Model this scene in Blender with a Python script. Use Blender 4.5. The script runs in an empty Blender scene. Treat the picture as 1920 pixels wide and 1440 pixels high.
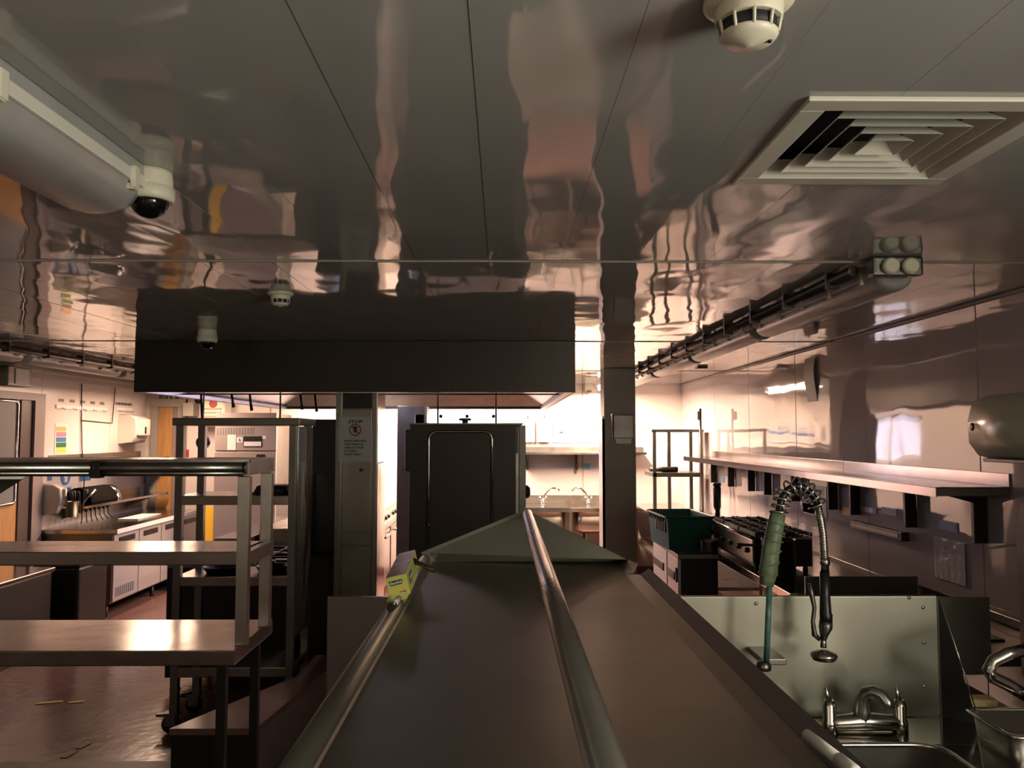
import bpy, bmesh, math, random
from mathutils import Vector, Matrix, Euler
S = bpy.context.scene
C = S.collection
random.seed(7)
PI = math.pi
# ------------------------------------------------------------------ camera
F = 1540.0; CZ = 1.75
PITCH = math.radians(3.53); YAW = math.radians(0.63)
cd = bpy.data.cameras.new('camera'); cam = bpy.data.objects.new('camera', cd); C.objects.link(cam)
cam.location = (0, 0, CZ); cam.rotation_euler = (PI/2 + PITCH, 0, -YAW)
cd.sensor_width = 36; cd.lens = F/1920*36; cd.clip_start = .02; cd.clip_end = 60
S.camera = cam
# ------------------------------------------------------------------ world, exposure, area lights
S.view_settings.view_transform = 'Standard'; S.view_settings.look = 'None'
S.view_settings.gamma = 1; S.view_settings.use_curve_mapping = False
S.view_settings.exposure = 0.0
w = bpy.data.worlds.new('world'); S.world = w; w.use_nodes = True
w.node_tree.nodes['Background'].inputs[0].default_value = (.75, .8, 1, 1)
w.node_tree.nodes['Background'].inputs[1].default_value = .02
S.cycles.max_bounces = 10; S.cycles.diffuse_bounces = 4; S.cycles.glossy_bounces = 5
S.cycles.caustics_reflective = False
S.cycles.sample_clamp_indirect = 6
H = 2.385; XL = -4.45; XR = 2.25; YF = 10.3; YN = -1.3
def area(name, loc, rot, sx, sy, power, col, spread=180):
    l = bpy.data.lights.new(name, 'AREA'); l.shape = 'RECTANGLE'; l.size = sx; l.size_y = sy
    l.energy = power; l.color = col; l.spread = math.radians(spread)
    o = bpy.data.objects.new(name, l); C.objects.link(o); o.location = loc; o.rotation_euler = rot
    return o
WARM = (1, .65, .46); COOL = (.66, .64, 1.0)
area('far_strip_light', (-1.0, 9.75, 2.27), (0, 0, 0), 2.6, .12, 260, WARM)
area('far_right_light', (1.2, 9.3, 2.27), (0, 0, 0), .14, 1.3, 200, WARM)
area('far_left_light', (-3.6, 8.9, 2.22), (0, 0, 0), .14, 1.5, 60, WARM)
area('daylight_far_window', (-.45, 10.2, 1.7), (PI/2, 0, 0), .6, .55, 4, COOL)
area('hood_lamp_light', (-1.3, 8.1, 2.26), (0, 0, 0), .5, 1.2, 36, COOL)
area('daylight_side_window', (XR-.06, -.55, 1.7), (0, PI/2, 0), .9, 1.1, 60, (1, .95, .80))
area('near_frontal_fill', (-2.2, YN+.08, 1.6), (-PI/2, 0, 0), 1.2, .8, 4.5, (1, .95, .80))  # unseen fill lamp added to brighten the fronts; no door stands here
# ------------------------------------------------------------------ materials
def mat(name, col, rough=.5, metal=0, noise=0, nscale=30, bump=0, bscale=20, emit=None, estr=1, alpha=1,
        ior=1.5, stretch=(1, 1, 1), rnoise=0, col2=None, trans=0, coat=0, spec=None):
    m = bpy.data.materials.new(name); m.use_nodes = True
    nt = m.node_tree; b = nt.nodes['Principled BSDF']
    b.inputs['Base Color'].default_value = (*col, 1); b.inputs['Roughness'].default_value = rough
    b.inputs['Metallic'].default_value = metal; b.inputs['IOR'].default_value = ior
    b.inputs['Coat Weight'].default_value = coat
    b.inputs['Coat Roughness'].default_value = .08
    if spec is not None: b.inputs['Specular IOR Level'].default_value = spec
    if trans: b.inputs['Transmission Weight'].default_value = trans
    if emit:
        b.inputs['Emission Color'].default_value = (*emit, 1); b.inputs['Emission Strength'].default_value = estr
    if noise or bump or rnoise or col2:
        tc = nt.nodes.new('ShaderNodeNewGeometry'); mp = nt.nodes.new('ShaderNodeMapping')
        nt.links.new(tc.outputs['Position'], mp.inputs['Vector']); mp.inputs['Scale'].default_value = stretch
    if noise or col2:
        n = nt.nodes.new('ShaderNodeTexNoise'); n.inputs['Scale'].default_value = nscale; n.inputs['Detail'].default_value = 5
        nt.links.new(mp.outputs[0], n.inputs['Vector'])
        r = nt.nodes.new('ShaderNodeValToRGB')
        c2 = col2 or tuple(c*(1-noise) for c in col)
        r.color_ramp.elements[0].position = .35; r.color_ramp.elements[1].position = .65
        r.color_ramp.elements[0].color = (*c2, 1); r.color_ramp.elements[1].color = (*col, 1)
        nt.links.new(n.outputs['Fac'], r.inputs['Fac']); nt.links.new(r.outputs[0], b.inputs['Base Color'])
    if rnoise:
        n = nt.nodes.new('ShaderNodeTexNoise'); n.inputs['Scale'].default_value = nscale*.4; n.inputs['Detail'].default_value = 4
        nt.links.new(mp.outputs[0], n.inputs['Vector'])
        r = nt.nodes.new('ShaderNodeMapRange')
        r.inputs['To Min'].default_value = max(.02, rough-rnoise); r.inputs['To Max'].default_value = rough+rnoise
        nt.links.new(n.outputs['Fac'], r.inputs['Value']); nt.links.new(r.outputs[0], b.inputs['Roughness'])
    if bump:
        n = nt.nodes.new('ShaderNodeTexNoise'); n.inputs['Scale'].default_value = bscale; n.inputs['Detail'].default_value = 1.5
        nt.links.new(mp.outputs[0], n.inputs['Vector'])
        bp = nt.nodes.new('ShaderNodeBump'); bp.inputs['Strength'].default_value = 1; bp.inputs['Distance'].default_value = bump
        nt.links.new(n.outputs['Fac'], bp.inputs['Height']); nt.links.new(bp.outputs[0], b.inputs['Normal'])
    return m
M = dict(
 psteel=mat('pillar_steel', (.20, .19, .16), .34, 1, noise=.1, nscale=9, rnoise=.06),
 worn=mat('worn_worktop', (.34, .30, .27), .22, 1, noise=.12, nscale=8, rnoise=.07, bump=.0015, bscale=7),
 dull=mat('dull_steel', (.34, .33, .28), .5, .4, noise=.1, nscale=8),
 shelfs=mat('shelf_steel', (.34, .31, .33), .2, 1, noise=.08, nscale=9, bump=.001, bscale=6),
 steel=mat('steel', (.46, .44, .39), .30, 1, noise=.12, nscale=9, rnoise=.1, bump=.0006, bscale=9),
 tray=mat('tray_steel', (.30, .29, .235), .42, 1, noise=.12, nscale=5, rnoise=.08, bump=.0010, bscale=5),
 gsteel=mat('glossy_steel', (.52, .49, .46), .14, 1, noise=.06, nscale=12, bump=.0012, bscale=6),
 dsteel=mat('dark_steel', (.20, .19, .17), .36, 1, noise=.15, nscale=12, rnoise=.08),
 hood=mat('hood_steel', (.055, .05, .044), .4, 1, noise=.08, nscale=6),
 chrome=mat('chrome', (.62, .61, .58), .12, 1),
 black=mat('black_plastic', (.012, .012, .012), .35), matt=mat('matt_black', (.012, .011, .010), .85, spec=0),
 iron=mat('cast_iron', (.02, .018, .016), .45, .3),
 ceil=mat('ceiling_plastic', (.46, .46, .43), .045, 0, bump=.009, bscale=3.0, noise=.05, nscale=2, ior=1.4, stretch=(1, .6, 1)),
 joint=mat('joint_trim', (.40, .37, .32), .45),
 wall=mat('wall_cladding', (.60, .55, .56), .04, 0, bump=.006, bscale=2.0, noise=.04, nscale=2, ior=1.6),
 wallw=mat('white_wall', (.78, .70, .66), .22, 0, bump=.002, bscale=2, ior=1.5),
 floor=mat('floor_vinyl', (.17, .095, .08), .22, 0, noise=.2, nscale=4, bump=.002, bscale=14, rnoise=.08, ior=1.5),
 kerb=mat('threshold', (.42, .33, .28), .5, noise=.2, nscale=20),
 white=mat('white_plastic', (.80, .77, .68), .35),
 cream=mat('cream_plastic', (.80, .76, .60), .38),
 grille=mat('grille_paint', (.74, .73, .62), .42, noise=.08, nscale=8),
 diff=mat('dusty_diffuser', (.42, .42, .40), .34, 0, noise=.15, nscale=5),
 dome=mat('smoked_dome', (.006, .006, .006), .05),
 paper=mat('paper', (.72, .70, .68), .6), sign=mat('sign_paper', (.50, .50, .49), .45),
 film=mat('plastic_film', (.82, .80, .86), .16, 0, bump=.01, bscale=18),
 ink=mat('ink', (.015, .015, .015), .6), navy=mat('navy_print', (.012, .025, .09), .5), blue=mat('blue_print', (.05, .17, .42), .5),
 lblue=mat('pale_blue_print', (.22, .48, .62), .5), redp=mat('red_print', (.45, .03, .03), .5),
 pink=mat('pink_print', (.75, .22, .28), .5), yellow=mat('yellow_print', (.78, .60, .10), .5),
 green=mat('green_sign', (.02, .16, .04), .4), orange=mat('orange_print', (.8, .42, .12), .5),
 wood=mat('door_wood', (.62, .33, .12), .4, noise=.2, nscale=6, stretch=(6, 6, .6)),
 frame=mat('door_frame_paint', (.30, .24, .22), .4), bframe=mat('brown_frame', (.10, .07, .06), .4),
 board=mat('grey_board', (.20, .20, .20), .5),
 fridge=mat('fridge_door', (.55, .53, .56), .38, .55), lid=mat('lacquer', (.9, .86, .84), .35),
 crate=mat('green_crate', (.008, .10, .075), .4), crateb=mat('crate_handle_blue', (.03, .13, .15), .6, ior=1.2),
 wrap=mat('green_wrap', (.22, .30, .17), .42, noise=.5, nscale=25, bump=.006, bscale=22),
 pole=mat('painted_green_pole', (.10, .24, .19), .35, noise=.5, nscale=30),
 foil=mat('yellow_card', (.66, .66, .14), .45), photo=mat('box_photo', (.50, .46, .48), .4, col2=(.28, .12, .07), nscale=14),
 cloth=mat('yellow_cloth', (.72, .55, .25), .8, bump=.003, bscale=60),
 yel=mat('yellow_plastic', (.85, .50, .03), .4), olive=mat('dispenser_front', (.62, .66, .50), .22),  # olive cast of the light is put into the white dispenser's colour
 glow=mat('sky_glow', (1, 1, 1), .5, emit=(.80, .78, 1), estr=2.5),
 glow2=mat('daylight_glow', (1, 1, 1), .5, emit=(1, .95, .82), estr=2),
 lamp=mat('lit_tube', (1, 1, 1), .5, emit=(1, .86, .72), estr=10),
 tape=mat('hazard_yellow', (.50, .36, .06), .6, noise=.4, nscale=40), brown=mat('brown_board', (.30, .17, .12), .3),
 inner=mat('vent_dark', (.02, .02, .03), .6), lavend_lit=mat('hood_lining_lit', (.45, .44, .5), .35, .8),  # lavender of the light is put into the hood lining colour
)
# ------------------------------------------------------------------ pixel <-> world
fw = Vector((math.sin(YAW)*math.cos(PITCH), math.cos(YAW)*math.cos(PITCH), math.sin(PITCH)))
rt = Vector((math.cos(YAW), -math.sin(YAW), 0)); up = rt.cross(fw)
def U(px, py, Y=None, Z=None, X=None):
    d = fw + rt*((px-960)/F) + up*((720-py)/F)
    if Y is not None: t = Y/d.y
    elif X is not None: t = X/d.x
    else: t = (Z-CZ)/d.z
    return Vector((0, 0, CZ)) + d*t
def R(px0, py0, px1, py1, Y):          # pixel rectangle at depth Y -> x0,x1,z0,z1
    a = U(px0, py0, Y=Y); b = U(px1, py1, Y=Y)
    return a.x, b.x, b.z, a.z
# ------------------------------------------------------------------ mesh building
class MB:
    def __init__(s): s.bm = bmesh.new()
    def box(s, x0, x1, y0, y1, z0, z1, bev=0):
        if x1 < x0: x0, x1 = x1, x0
        if y1 < y0: y0, y1 = y1, y0
        if z1 < z0: z0, z1 = z1, z0
        v = [s.bm.verts.new(p) for p in ((x0,y0,z0),(x1,y0,z0),(x1,y1,z0),(x0,y1,z0),(x0,y0,z1),(x1,y0,z1),(x1,y1,z1),(x0,y1,z1))]
        fs = [s.bm.faces.new([v[i] for i in q]) for q in ((3,2,1,0),(4,5,6,7),(0,1,5,4),(1,2,6,5),(2,3,7,6),(3,0,4,7))]
        if bev:
            bev = min(bev, .45*min(x1-x0, y1-y0, z1-z0))
            es = list({e for f in fs for e in f.edges})
            bmesh.ops.bevel(s.bm, geom=es, offset=bev, segments=2, affect='EDGES', profile=.6)
        return s
    def poly(s, pts, thick=None):      # closed polygon extruded by the vector thick
        t = Vector(thick); a = [s.bm.verts.new(p) for p in pts]; b = [s.bm.verts.new(Vector(p)+t) for p in pts]
        s.bm.faces.new(a[::-1]); s.bm.faces.new(b); n = len(pts)
        for i in range(n): s.bm.faces.new((a[i], a[(i+1) % n], b[(i+1) % n], b[i]))
        return s
    def tube(s, pts, r, n=12, cap=True):
        pts = [Vector(p) for p in pts]; rs = r if isinstance(r, (list, tuple)) else [r]*len(pts)
        rings = []; ref = None
        for i, p in enumerate(pts):
            d = (pts[min(i+1, len(pts)-1)] - pts[max(i-1, 0)]).normalized()
            if ref is None:
                ref = Vector((0, 0, 1)) if abs(d.z) < .9 else Vector((1, 0, 0))
            a = (ref - d*ref.dot(d)).normalized(); ref = a; b = d.cross(a)
            rings.append([s.bm.verts.new(p + (a*math.cos(2*PI*k/n) + b*math.sin(2*PI*k/n))*rs[i]) for k in range(n)])
        for u, v in zip(rings, rings[1:]):
            for k in range(n):
                f = s.bm.faces.new((u[k], u[(k+1) % n], v[(k+1) % n], v[k])); f.smooth = True
        if cap: s.bm.faces.new(rings[0][::-1]); s.bm.faces.new(rings[-1])
        return s
    def lathe(s, prof, c, n=28, axis='z'):
        c = Vector(c); rings = []
        def P(r, h, k):
            a = 2*PI*k/n; x, y = r*math.cos(a), r*math.sin(a)
            return c + (Vector((x, y, h)) if axis == 'z' else Vector((x, h, y)) if axis == 'y' else Vector((h, x, y)))
        for r, h in prof: rings.append([s.bm.verts.new(P(max(r, 1e-4), h, k)) for k in range(n)])
        for u, v in zip(rings, rings[1:]):
            for k in range(n):
                f = s.bm.faces.new((u[k], u[(k+1) % n], v[(k+1) % n], v[k])); f.smooth = True
        s.bm.faces.new(rings[0][::-1]); s.bm.faces.new(rings[-1])
        return s
    def cyl(s, p0, p1, r, n=16): return s.tube([p0, p1], r, n)
    def xf(s, m): bmesh.ops.transform(s.bm, matrix=m, verts=s.bm.verts); return s
OFF = {}
def setp(o, label=None, cat=None, group=None, kind=None):
    for k, v in (('label', label), ('category', cat), ('group', group), ('kind', kind)):
        if v: o[k] = v
def obj(name, mb, m, parent=None, label=None, cat=None, group=None, kind=None, local=False):
    bmesh.ops.recalc_face_normals(mb.bm, faces=mb.bm.faces)
    me = bpy.data.meshes.new(name)
    off = Vector((0, 0, 0))
    if parent is not None: off = Vector(OFF.get(parent.name, (0, 0, 0)))
    elif not local:                      # origin at the base of the thing
        if len(mb.bm.verts):
            xs = [v.co for v in mb.bm.verts]
            off = Vector(((min(v.x for v in xs)+max(v.x for v in xs))/2, (min(v.y for v in xs)+max(v.y for v in xs))/2, min(v.z for v in xs)))
    if not local: bmesh.ops.translate(mb.bm, vec=-off, verts=mb.bm.verts)
    mb.bm.to_mesh(me); mb.bm.free()
    me.materials.append(M[m] if isinstance(m, str) else m)
    o = bpy.data.objects.new(name, me); C.objects.link(o)
    if parent is not None: o.parent = parent; OFF[o.name] = tuple(off)
    elif not local: o.location = off; OFF[o.name] = tuple(off)
    setp(o, label, cat, group, kind)
    return o
def thing(name, label, cat, loc, group=None, kind=None):
    o = bpy.data.objects.new(name, None); o.empty_display_size = .05; C.objects.link(o); o.location = loc
    OFF[o.name] = tuple(loc); setp(o, label, cat, group, kind); return o
def B(*a, **k): return MB().box(*a, **k)
def T(*a, **k): return MB().tube(*a, **k)
def L(*a, **k): return MB().lathe(*a, **k)
def copy_thing(r, loc, label=None):
    c = r.copy(); C.objects.link(c); c.location = loc
    if label: c['label'] = label
    def rec(src, dst):
        for ch in list(src.children):
            d = ch.copy(); C.objects.link(d); d.parent = dst; rec(ch, d)
    rec(r, c); return c
def text(s, size, m, loc, rot, parent=None, name='lettering', shear=0, ext=.0004, align='CENTER', sx=1, bold=0):
    cu = bpy.data.curves.new('t', 'FONT'); cu.body = s; cu.size = size; cu.align_x = align; cu.align_y = 'CENTER'
    cu.extrude = ext; cu.shear = shear; cu.offset = bold; cu.resolution_u = 3
    to = bpy.data.objects.new('t', cu); me = bpy.data.meshes.new_from_object(to)
    bpy.data.objects.remove(to); me.name = name
    me.transform(Matrix.Translation(Vector(loc) - Vector(OFF.get(parent.name, (0, 0, 0)) if parent else (0, 0, 0))) @ Euler(rot).to_matrix().to_4x4() @ Matrix.Diagonal((sx, 1, 1, 1)))
    me.materials.clear(); me.materials.append(M[m]); o = bpy.data.objects.new(name, me); C.objects.link(o); o.parent = parent
    if parent: OFF[o.name] = OFF.get(parent.name, (0, 0, 0))
    return o
FRONT = (PI/2, 0, 0)                     # text facing the camera
def arc(c, r, a0, a1, n, plane='xz'):
    out = []
    for i in range(n+1):
        a = math.radians(a0 + (a1-a0)*i/n)
        out.append(Vector(c) + (Vector((r*math.cos(a), 0, r*math.sin(a))) if plane == 'xz' else Vector((0, r*math.cos(a), r*math.sin(a))) if plane == 'yz' else Vector((r*math.cos(a), r*math.sin(a), 0))))
    return out
# ================================================================== THE SETTING
fl = obj('floor', B(XL-.3, XR+.3, YN-.2, YF+.2, -.1, 0), 'floor', kind='structure')
ce = obj('ceiling', B(XL-.3, XR+.3, YN-.2, YF+.2, H+.06, H+.16), 'joint', kind='structure')
OFF[ce.name] = tuple(ce.location)
vh = H-.006
c_ = [U(1383, 343, Z=vh), U(1770, 343, Z=vh), U(1507, 182, Z=vh)]
vx0 = (c_[0].x+c_[2].x)/2; sz = c_[1].x-c_[0].x; vy1 = c_[0].y; vy0 = vy1-sz
HOLE = (vx0+.045, vx0+sz-.045, vy0+.045, vy1-.045)
px = .266; xs = [-.052 + px*i for i in range(-17, 9)]
ys = [YN, .38, 2.98, 5.57, 8.16, YF]
cnt = 0
for i in range(len(xs)-1):
    x0, x1 = max(xs[i], XL), min(xs[i+1], XR)
    if i == len(xs)-2: x1 = XR
    if x1 - x0 < .02: continue
    for j in range(5):
        tx = random.uniform(-.0008, .0008); 
        b = MB(); z = H
        rects = [(x0+.0005, x1-.0005, ys[j]+.003, ys[j+1]-.003)]
        a0, a1, b0, b1 = HOLE; q = rects[0]
        if q[0] < a1 and q[1] > a0 and q[2] < b1 and q[3] > b0:
            rects = [(q[0], q[1], q[2], b0), (q[0], q[1], b1, q[3])]
            if q[0] < a0: rects.append((q[0], a0, b0, b1))
            if q[1] > a1: rects.append((a1, q[1], b0, b1))
            tx = 0
        for q in rects:
            b.poly([(q[0], q[2], z+tx), (q[1], q[2], z-tx), (q[1], q[3], z-tx), (q[0], q[3], z+tx)], (0, 0, .011))
        obj('ceiling_panel', b, 'ceil', ce)
for y in ys[1:-1]:
    obj('joint_strip', B(XL, XR, y-.006, y+.006, H-.004, H+.008), 'joint', ce)
def cladding(name, X, sgn, joints, m, holes=()):
    w = obj(name, B(X, X+sgn*.2, YN-.1, YF+.1, 0, H), 'joint', kind='structure')
    for a, b in zip(joints, joints[1:]):
        t = random.uniform(0, .002)
        obj('wall_panel', B(X-sgn*.006-sgn*t, X+sgn*.002, a+.004, b-.004, .12, H-.02, bev=.002), m, w)
    return w
wr = cladding('wall_right', XR, 1, [YN, .22, 1.44, 2.64, 3.85, 5.06, 6.27, 7.47, 8.68, 9.88, YF], 'wall')
obj('trim_strip', B(XR-.012, XR, YN, YF, H-.018, H-.006), 'joint', wr)
wl = cladding('wall_left', XL, -1, [7.95, 8.7, 9.35, YF], 'wallw')
for a, b in ((YN, 0), (0, 1.2), (1.2, 2.4), (2.4, 3.6), (3.6, 4.8), (4.8, 6.6)):
    obj('wall_panel', B(XL, XL+.006, a+.004, b-.004, .12, H-.02), 'wallw', wl)
obj('wall_panel', B(XL, XL+.006, 6.6, 7.95, 2.14, H-.02), 'wallw', wl)
obj('trim_strip', B(XL, XL+.03, YN, YF, H-.09, H-.05), 'joint', wl)
wx0, wx1, wz0, wz1 = -.8, -.1, 1.4, 2.0
wf = obj('wall_far', B(XL, wx0, YF, YF+.15, 0, H).box(wx1, XR, YF, YF+.15, 0, H).box(wx0, wx1, YF, YF+.15, 0, wz0).box(wx0, wx1, YF, YF+.15, wz1, H), 'wallw', kind='structure')
for x in (-2.9, 1.0):
    obj('joint_strip', B(x-.006, x+.006, YF-.005, YF, 0, H), 'joint', wf)
wi = thing('window_1', None, None, ((wx0+wx1)/2, YF, wz0), kind='structure')
fb = MB()
for x in (wx0, (wx0+wx1)/2-.02, wx1-.04): fb.box(x, x+.04, YF+.02, YF+.08, wz0, wz1)
for z in (wz0, wz1-.04): fb.box(wx0, wx1, YF+.02, YF+.08, z, z+.04)
obj('window_frame', fb, 'white', wi)
obj('pane', B(wx0, wx1, YF+.1, YF+.11, wz0, wz1), 'glow', wi)
wn = obj('wall_near', B(XL, XR, YN-.15, YN, 0, H), 'wallw', kind='structure')
w2 = thing('window_2', None, None, (XR, -.55, 1.25), kind='structure')
fb = MB()
for y in (-1.12, -.57, -.02): fb.box(XR-.04, XR-.01, y, y+.04, 1.2, 2.2)
for z in (1.2, 2.16): fb.box(XR-.04, XR-.01, -1.12, .02, z, z+.04)
obj('window_frame', fb, 'white', w2)
obj('pane', B(XR-.02, XR-.012, -1.1, 0, 1.22, 2.18), 'glow2', w2)
obj('trim_1', B(XL, -1.4, 4.28, 4.52, 0, .012), 'kerb', kind='structure')
obj('baseboard_left', B(XL, XL+.03, YN, 6.6, 0, .12), 'floor', kind='structure')
obj('baseboard_right', B(XR-.03, XR, YN, YF, 0, .12), 'floor', kind='structure')
obj('baseboard_far', B(-2.6, XR-.03, YF-.03, YF, 0, .12), 'floor', kind='structure')
# door in the left wall
d1 = thing('door_1', None, None, (XL, 7.25, 0), kind='structure')
obj('door_frame', B(XL, XL+.05, 7.78, 7.95, 0, 2.14).box(XL, XL+.05, 6.6, 6.7, 0, 2.14).box(XL, XL+.05, 6.7, 7.78, 2.07, 2.14), 'frame', d1)
obj('door_leaf', B(XL-.0, XL+.012, 6.7, 7.6, .01, 2.07), 'wood', d1)
obj('door_edge', B(XL-.0, XL+.025, 7.6, 7.78, .01, 2.07), 'bframe', d1)
# door at the left of the far wall
dx0, dx1 = U(293, 800, Y=YF).x, U(336, 800, Y=YF).x
d2 = thing('door_2', None, None, ((dx0+dx1)/2, YF, 0), kind='structure')
ztop = U(300, 763, Y=YF).z
obj('door_leaf', B(dx0+.04, U(325, 815, Y=YF).x, YF-.03, YF-.001, 0, ztop), 'wood', d2)
obj('door_edge', B(U(325, 815, Y=YF).x+.003, U(338, 815, Y=YF).x, YF-.035, YF-.001, 0, ztop, bev=.003), 'frame', d2)
obj('door_frame', B(dx0-.04, dx0+.04, YF-.06, YF-.001, 0, ztop+.1).box(dx1, dx1+.1, YF-.06, YF-.001, 0, ztop+.1), 'joint', d2)
obj('door_lintel', B(dx0-.04, dx1+.1, YF-.08, YF-.001, ztop, ztop+.1, bev=.004), 'joint', d2)
# ================================================================== STRUCTURE-SIZE THINGS
# --- extraction hood
HX0, HX1, HY0, HY1, HZ = -2.478, .49, 5.53, 9.2, 2.035
hd = thing('extraction_hood', 'long dark steel extraction hood hanging from the ceiling over the cooking island', 'extraction hood', ((HX0+HX1)/2, (HY0+HY1)/2, HZ))
s0, s1 = U(496, 700, Y=HY0).x, U(842, 700, Y=HY0).x
for a, b in ((HX0, s0), (s0, s1), (s1, HX1)):
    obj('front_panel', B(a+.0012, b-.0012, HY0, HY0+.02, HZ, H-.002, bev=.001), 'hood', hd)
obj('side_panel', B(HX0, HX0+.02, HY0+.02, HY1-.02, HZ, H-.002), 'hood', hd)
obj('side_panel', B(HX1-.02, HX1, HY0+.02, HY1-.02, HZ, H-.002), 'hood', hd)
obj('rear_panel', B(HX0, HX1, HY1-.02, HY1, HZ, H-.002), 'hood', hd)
obj('seam_backing', B(HX0+.02, HX1-.02, HY0+.02, HY0+.026, HZ+.002, H-.004), 'steel', hd)
obj('utensil_bar', T([(HX0+.02, 6.2, HZ+.02), (HX1-.02, 6.2, HZ+.02)], .006, 8), 'dsteel', hd)
obj('gutter', B(HX0+.02, HX0+.07, HY0+.02, HY1-.02, HZ, HZ+.03).box(HX1-.07, HX1-.02, HY0+.02, HY1-.02, HZ, HZ+.03), 'lavend_lit', hd)
lin = MB()
xm = (HX0+HX1)/2
lin.poly([(HX0+.03, HY0+.03, HZ+.03), (HX0+.5, HY0+.3, H-.04), (HX0+.5, HY1-.3, H-.04), (HX0+.03, HY1-.03, HZ+.03)], (0, 0, .006))
lin.poly([(HX1-.03, HY0+.03, HZ+.03), (HX1-.5, HY0+.3, H-.04), (HX1-.5, HY1-.3, H-.04), (HX1-.03, HY1-.03, HZ+.03)], (0, 0, .006))
obj('lining', lin, 'lavend_lit', hd); lin = MB()
lin.poly([(HX0+.03, HY1-.03, HZ+.03), (HX0+.5, HY1-.3, H-.04), (HX1-.5, HY1-.3, H-.04), (HX1-.03, HY1-.03, HZ+.03)], (0, 0, .006))
lin.box(HX0+.5, HX1-.5, HY0+.05, HY1-.3, H-.04, H-.03)
obj('rear_lining', lin, 'dsteel', hd)  # darker steel than the side slants, shade of the hood interior put in
obj('hood_lamp', B(-1.55, -1.05, 7.5, 8.7, H-.115, H-.092, bev=.006), 'white', hd)
for k in range(6):
    y = HY0+.5+k*.5
    o = B(xm-.9, xm+.9, y, y+.44, H-.09, H-.045, bev=.004); obj('grease_filter', o, 'dsteel', hd)
# --- pillar with the stop sign
PX0, PX1, PY0, PY1 = U(628, 900, Y=5.6).x, U(706, 900, Y=5.6).x, 5.6, 5.97
pl = thing('sign_pillar', 'panelled steel pillar carrying the STOP notice, under the hood front', 'pillar', ((PX0+PX1)/2, 5.78, 0))
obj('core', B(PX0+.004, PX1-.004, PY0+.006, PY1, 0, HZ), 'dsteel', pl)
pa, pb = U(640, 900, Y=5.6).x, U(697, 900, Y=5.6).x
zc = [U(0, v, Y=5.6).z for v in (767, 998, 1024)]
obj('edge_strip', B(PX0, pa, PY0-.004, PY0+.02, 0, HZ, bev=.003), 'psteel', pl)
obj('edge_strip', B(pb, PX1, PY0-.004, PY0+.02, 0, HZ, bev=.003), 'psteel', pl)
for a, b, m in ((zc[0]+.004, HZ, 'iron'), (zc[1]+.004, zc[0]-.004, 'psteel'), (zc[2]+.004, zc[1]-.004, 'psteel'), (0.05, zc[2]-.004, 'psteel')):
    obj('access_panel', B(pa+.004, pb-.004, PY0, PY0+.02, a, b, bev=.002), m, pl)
obj('side_cladding', B(PX1-.003, PX1+.004, PY0+.02, PY1, 0, 1.55).box(PX1-.003, PX1+.002, PY0+.02, PY1, 1.56, HZ), 'gsteel', pl)
lk = U(677, 881, Y=PY0)
obj('lock', L([(.012, 0), (.012, -.006), (.006, -.007)], (lk.x, PY0, lk.z), 14, 'y'), 'black', pl)
# notice on the pillar
q = R(636, 782, 694, 866, PY0-.008)
nt_ = thing('stop_notice', 'pale notice reading STOP with a red prohibition circle, on the steel pillar', 'sign', ((q[0]+q[1])/2, PY0-.008, q[2]))
obj('sheet', B(q[0], q[1], PY0-.008, PY0-.004, q[2], q[3]), 'sign', nt_)
cx = (q[0]+q[1])/2; sp = U(667, 791, Y=PY0-.01)
text('STOP', .030, 'ink', (cx, PY0-.009, sp.z), FRONT, nt_, 'heading', .25, sx=1.3, bold=.001)
for i, t in enumerate(('ENTRY BEYOND', 'THIS POINT IS', 'STRICTLY FOR', 'KITCHEN', 'STAFF ONLY')):
    text(t, .0175, 'ink', (q[0]+.035, PY0-.009, U(0, 827+i*6.3, Y=PY0).z), FRONT, nt_, 'lettering', .25, align='LEFT', sx=1.15, bold=.0006)
pc = U(666, 806, Y=PY0-.01); ring = [Vector((pc.x+.037*math.cos(a*PI/16), PY0-.0095, pc.z+.037*math.sin(a*PI/16))) for a in range(33)]
obj('prohibition_ring', T(ring, .004, 6, cap=False).tube([(pc.x-.026, PY0-.0095, pc.z+.026), (pc.x+.026, PY0-.0095, pc.z-.026)], .003, 6), 'redp', nt_)
hb_ = MB().lathe([(.013, 0), (.013, -.002)], (pc.x, PY0-.008, pc.z-.006), 12, 'y')
for k in range(5):
    a = math.radians(50+k*22); hb_.tube([(pc.x, PY0-.009, pc.z), (pc.x+.026*math.cos(a), PY0-.009, pc.z+.026*math.sin(a))], .0028, 6)
obj('hand_symbol', hb_, 'ink', nt_)
# --- pillar behind
a = R(745, 765, 799, 905, 8.2)
rp = thing('rear_pillar', 'plain dark steel pillar behind the combi oven left edge', 'pillar', ((a[0]+a[1])/2, 8.3, 0))
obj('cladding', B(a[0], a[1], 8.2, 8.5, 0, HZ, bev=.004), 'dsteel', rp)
obj('corner_strip', B(a[1]-.02, a[1]+.004, 8.196, 8.22, 0, HZ), 'steel', rp)
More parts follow.
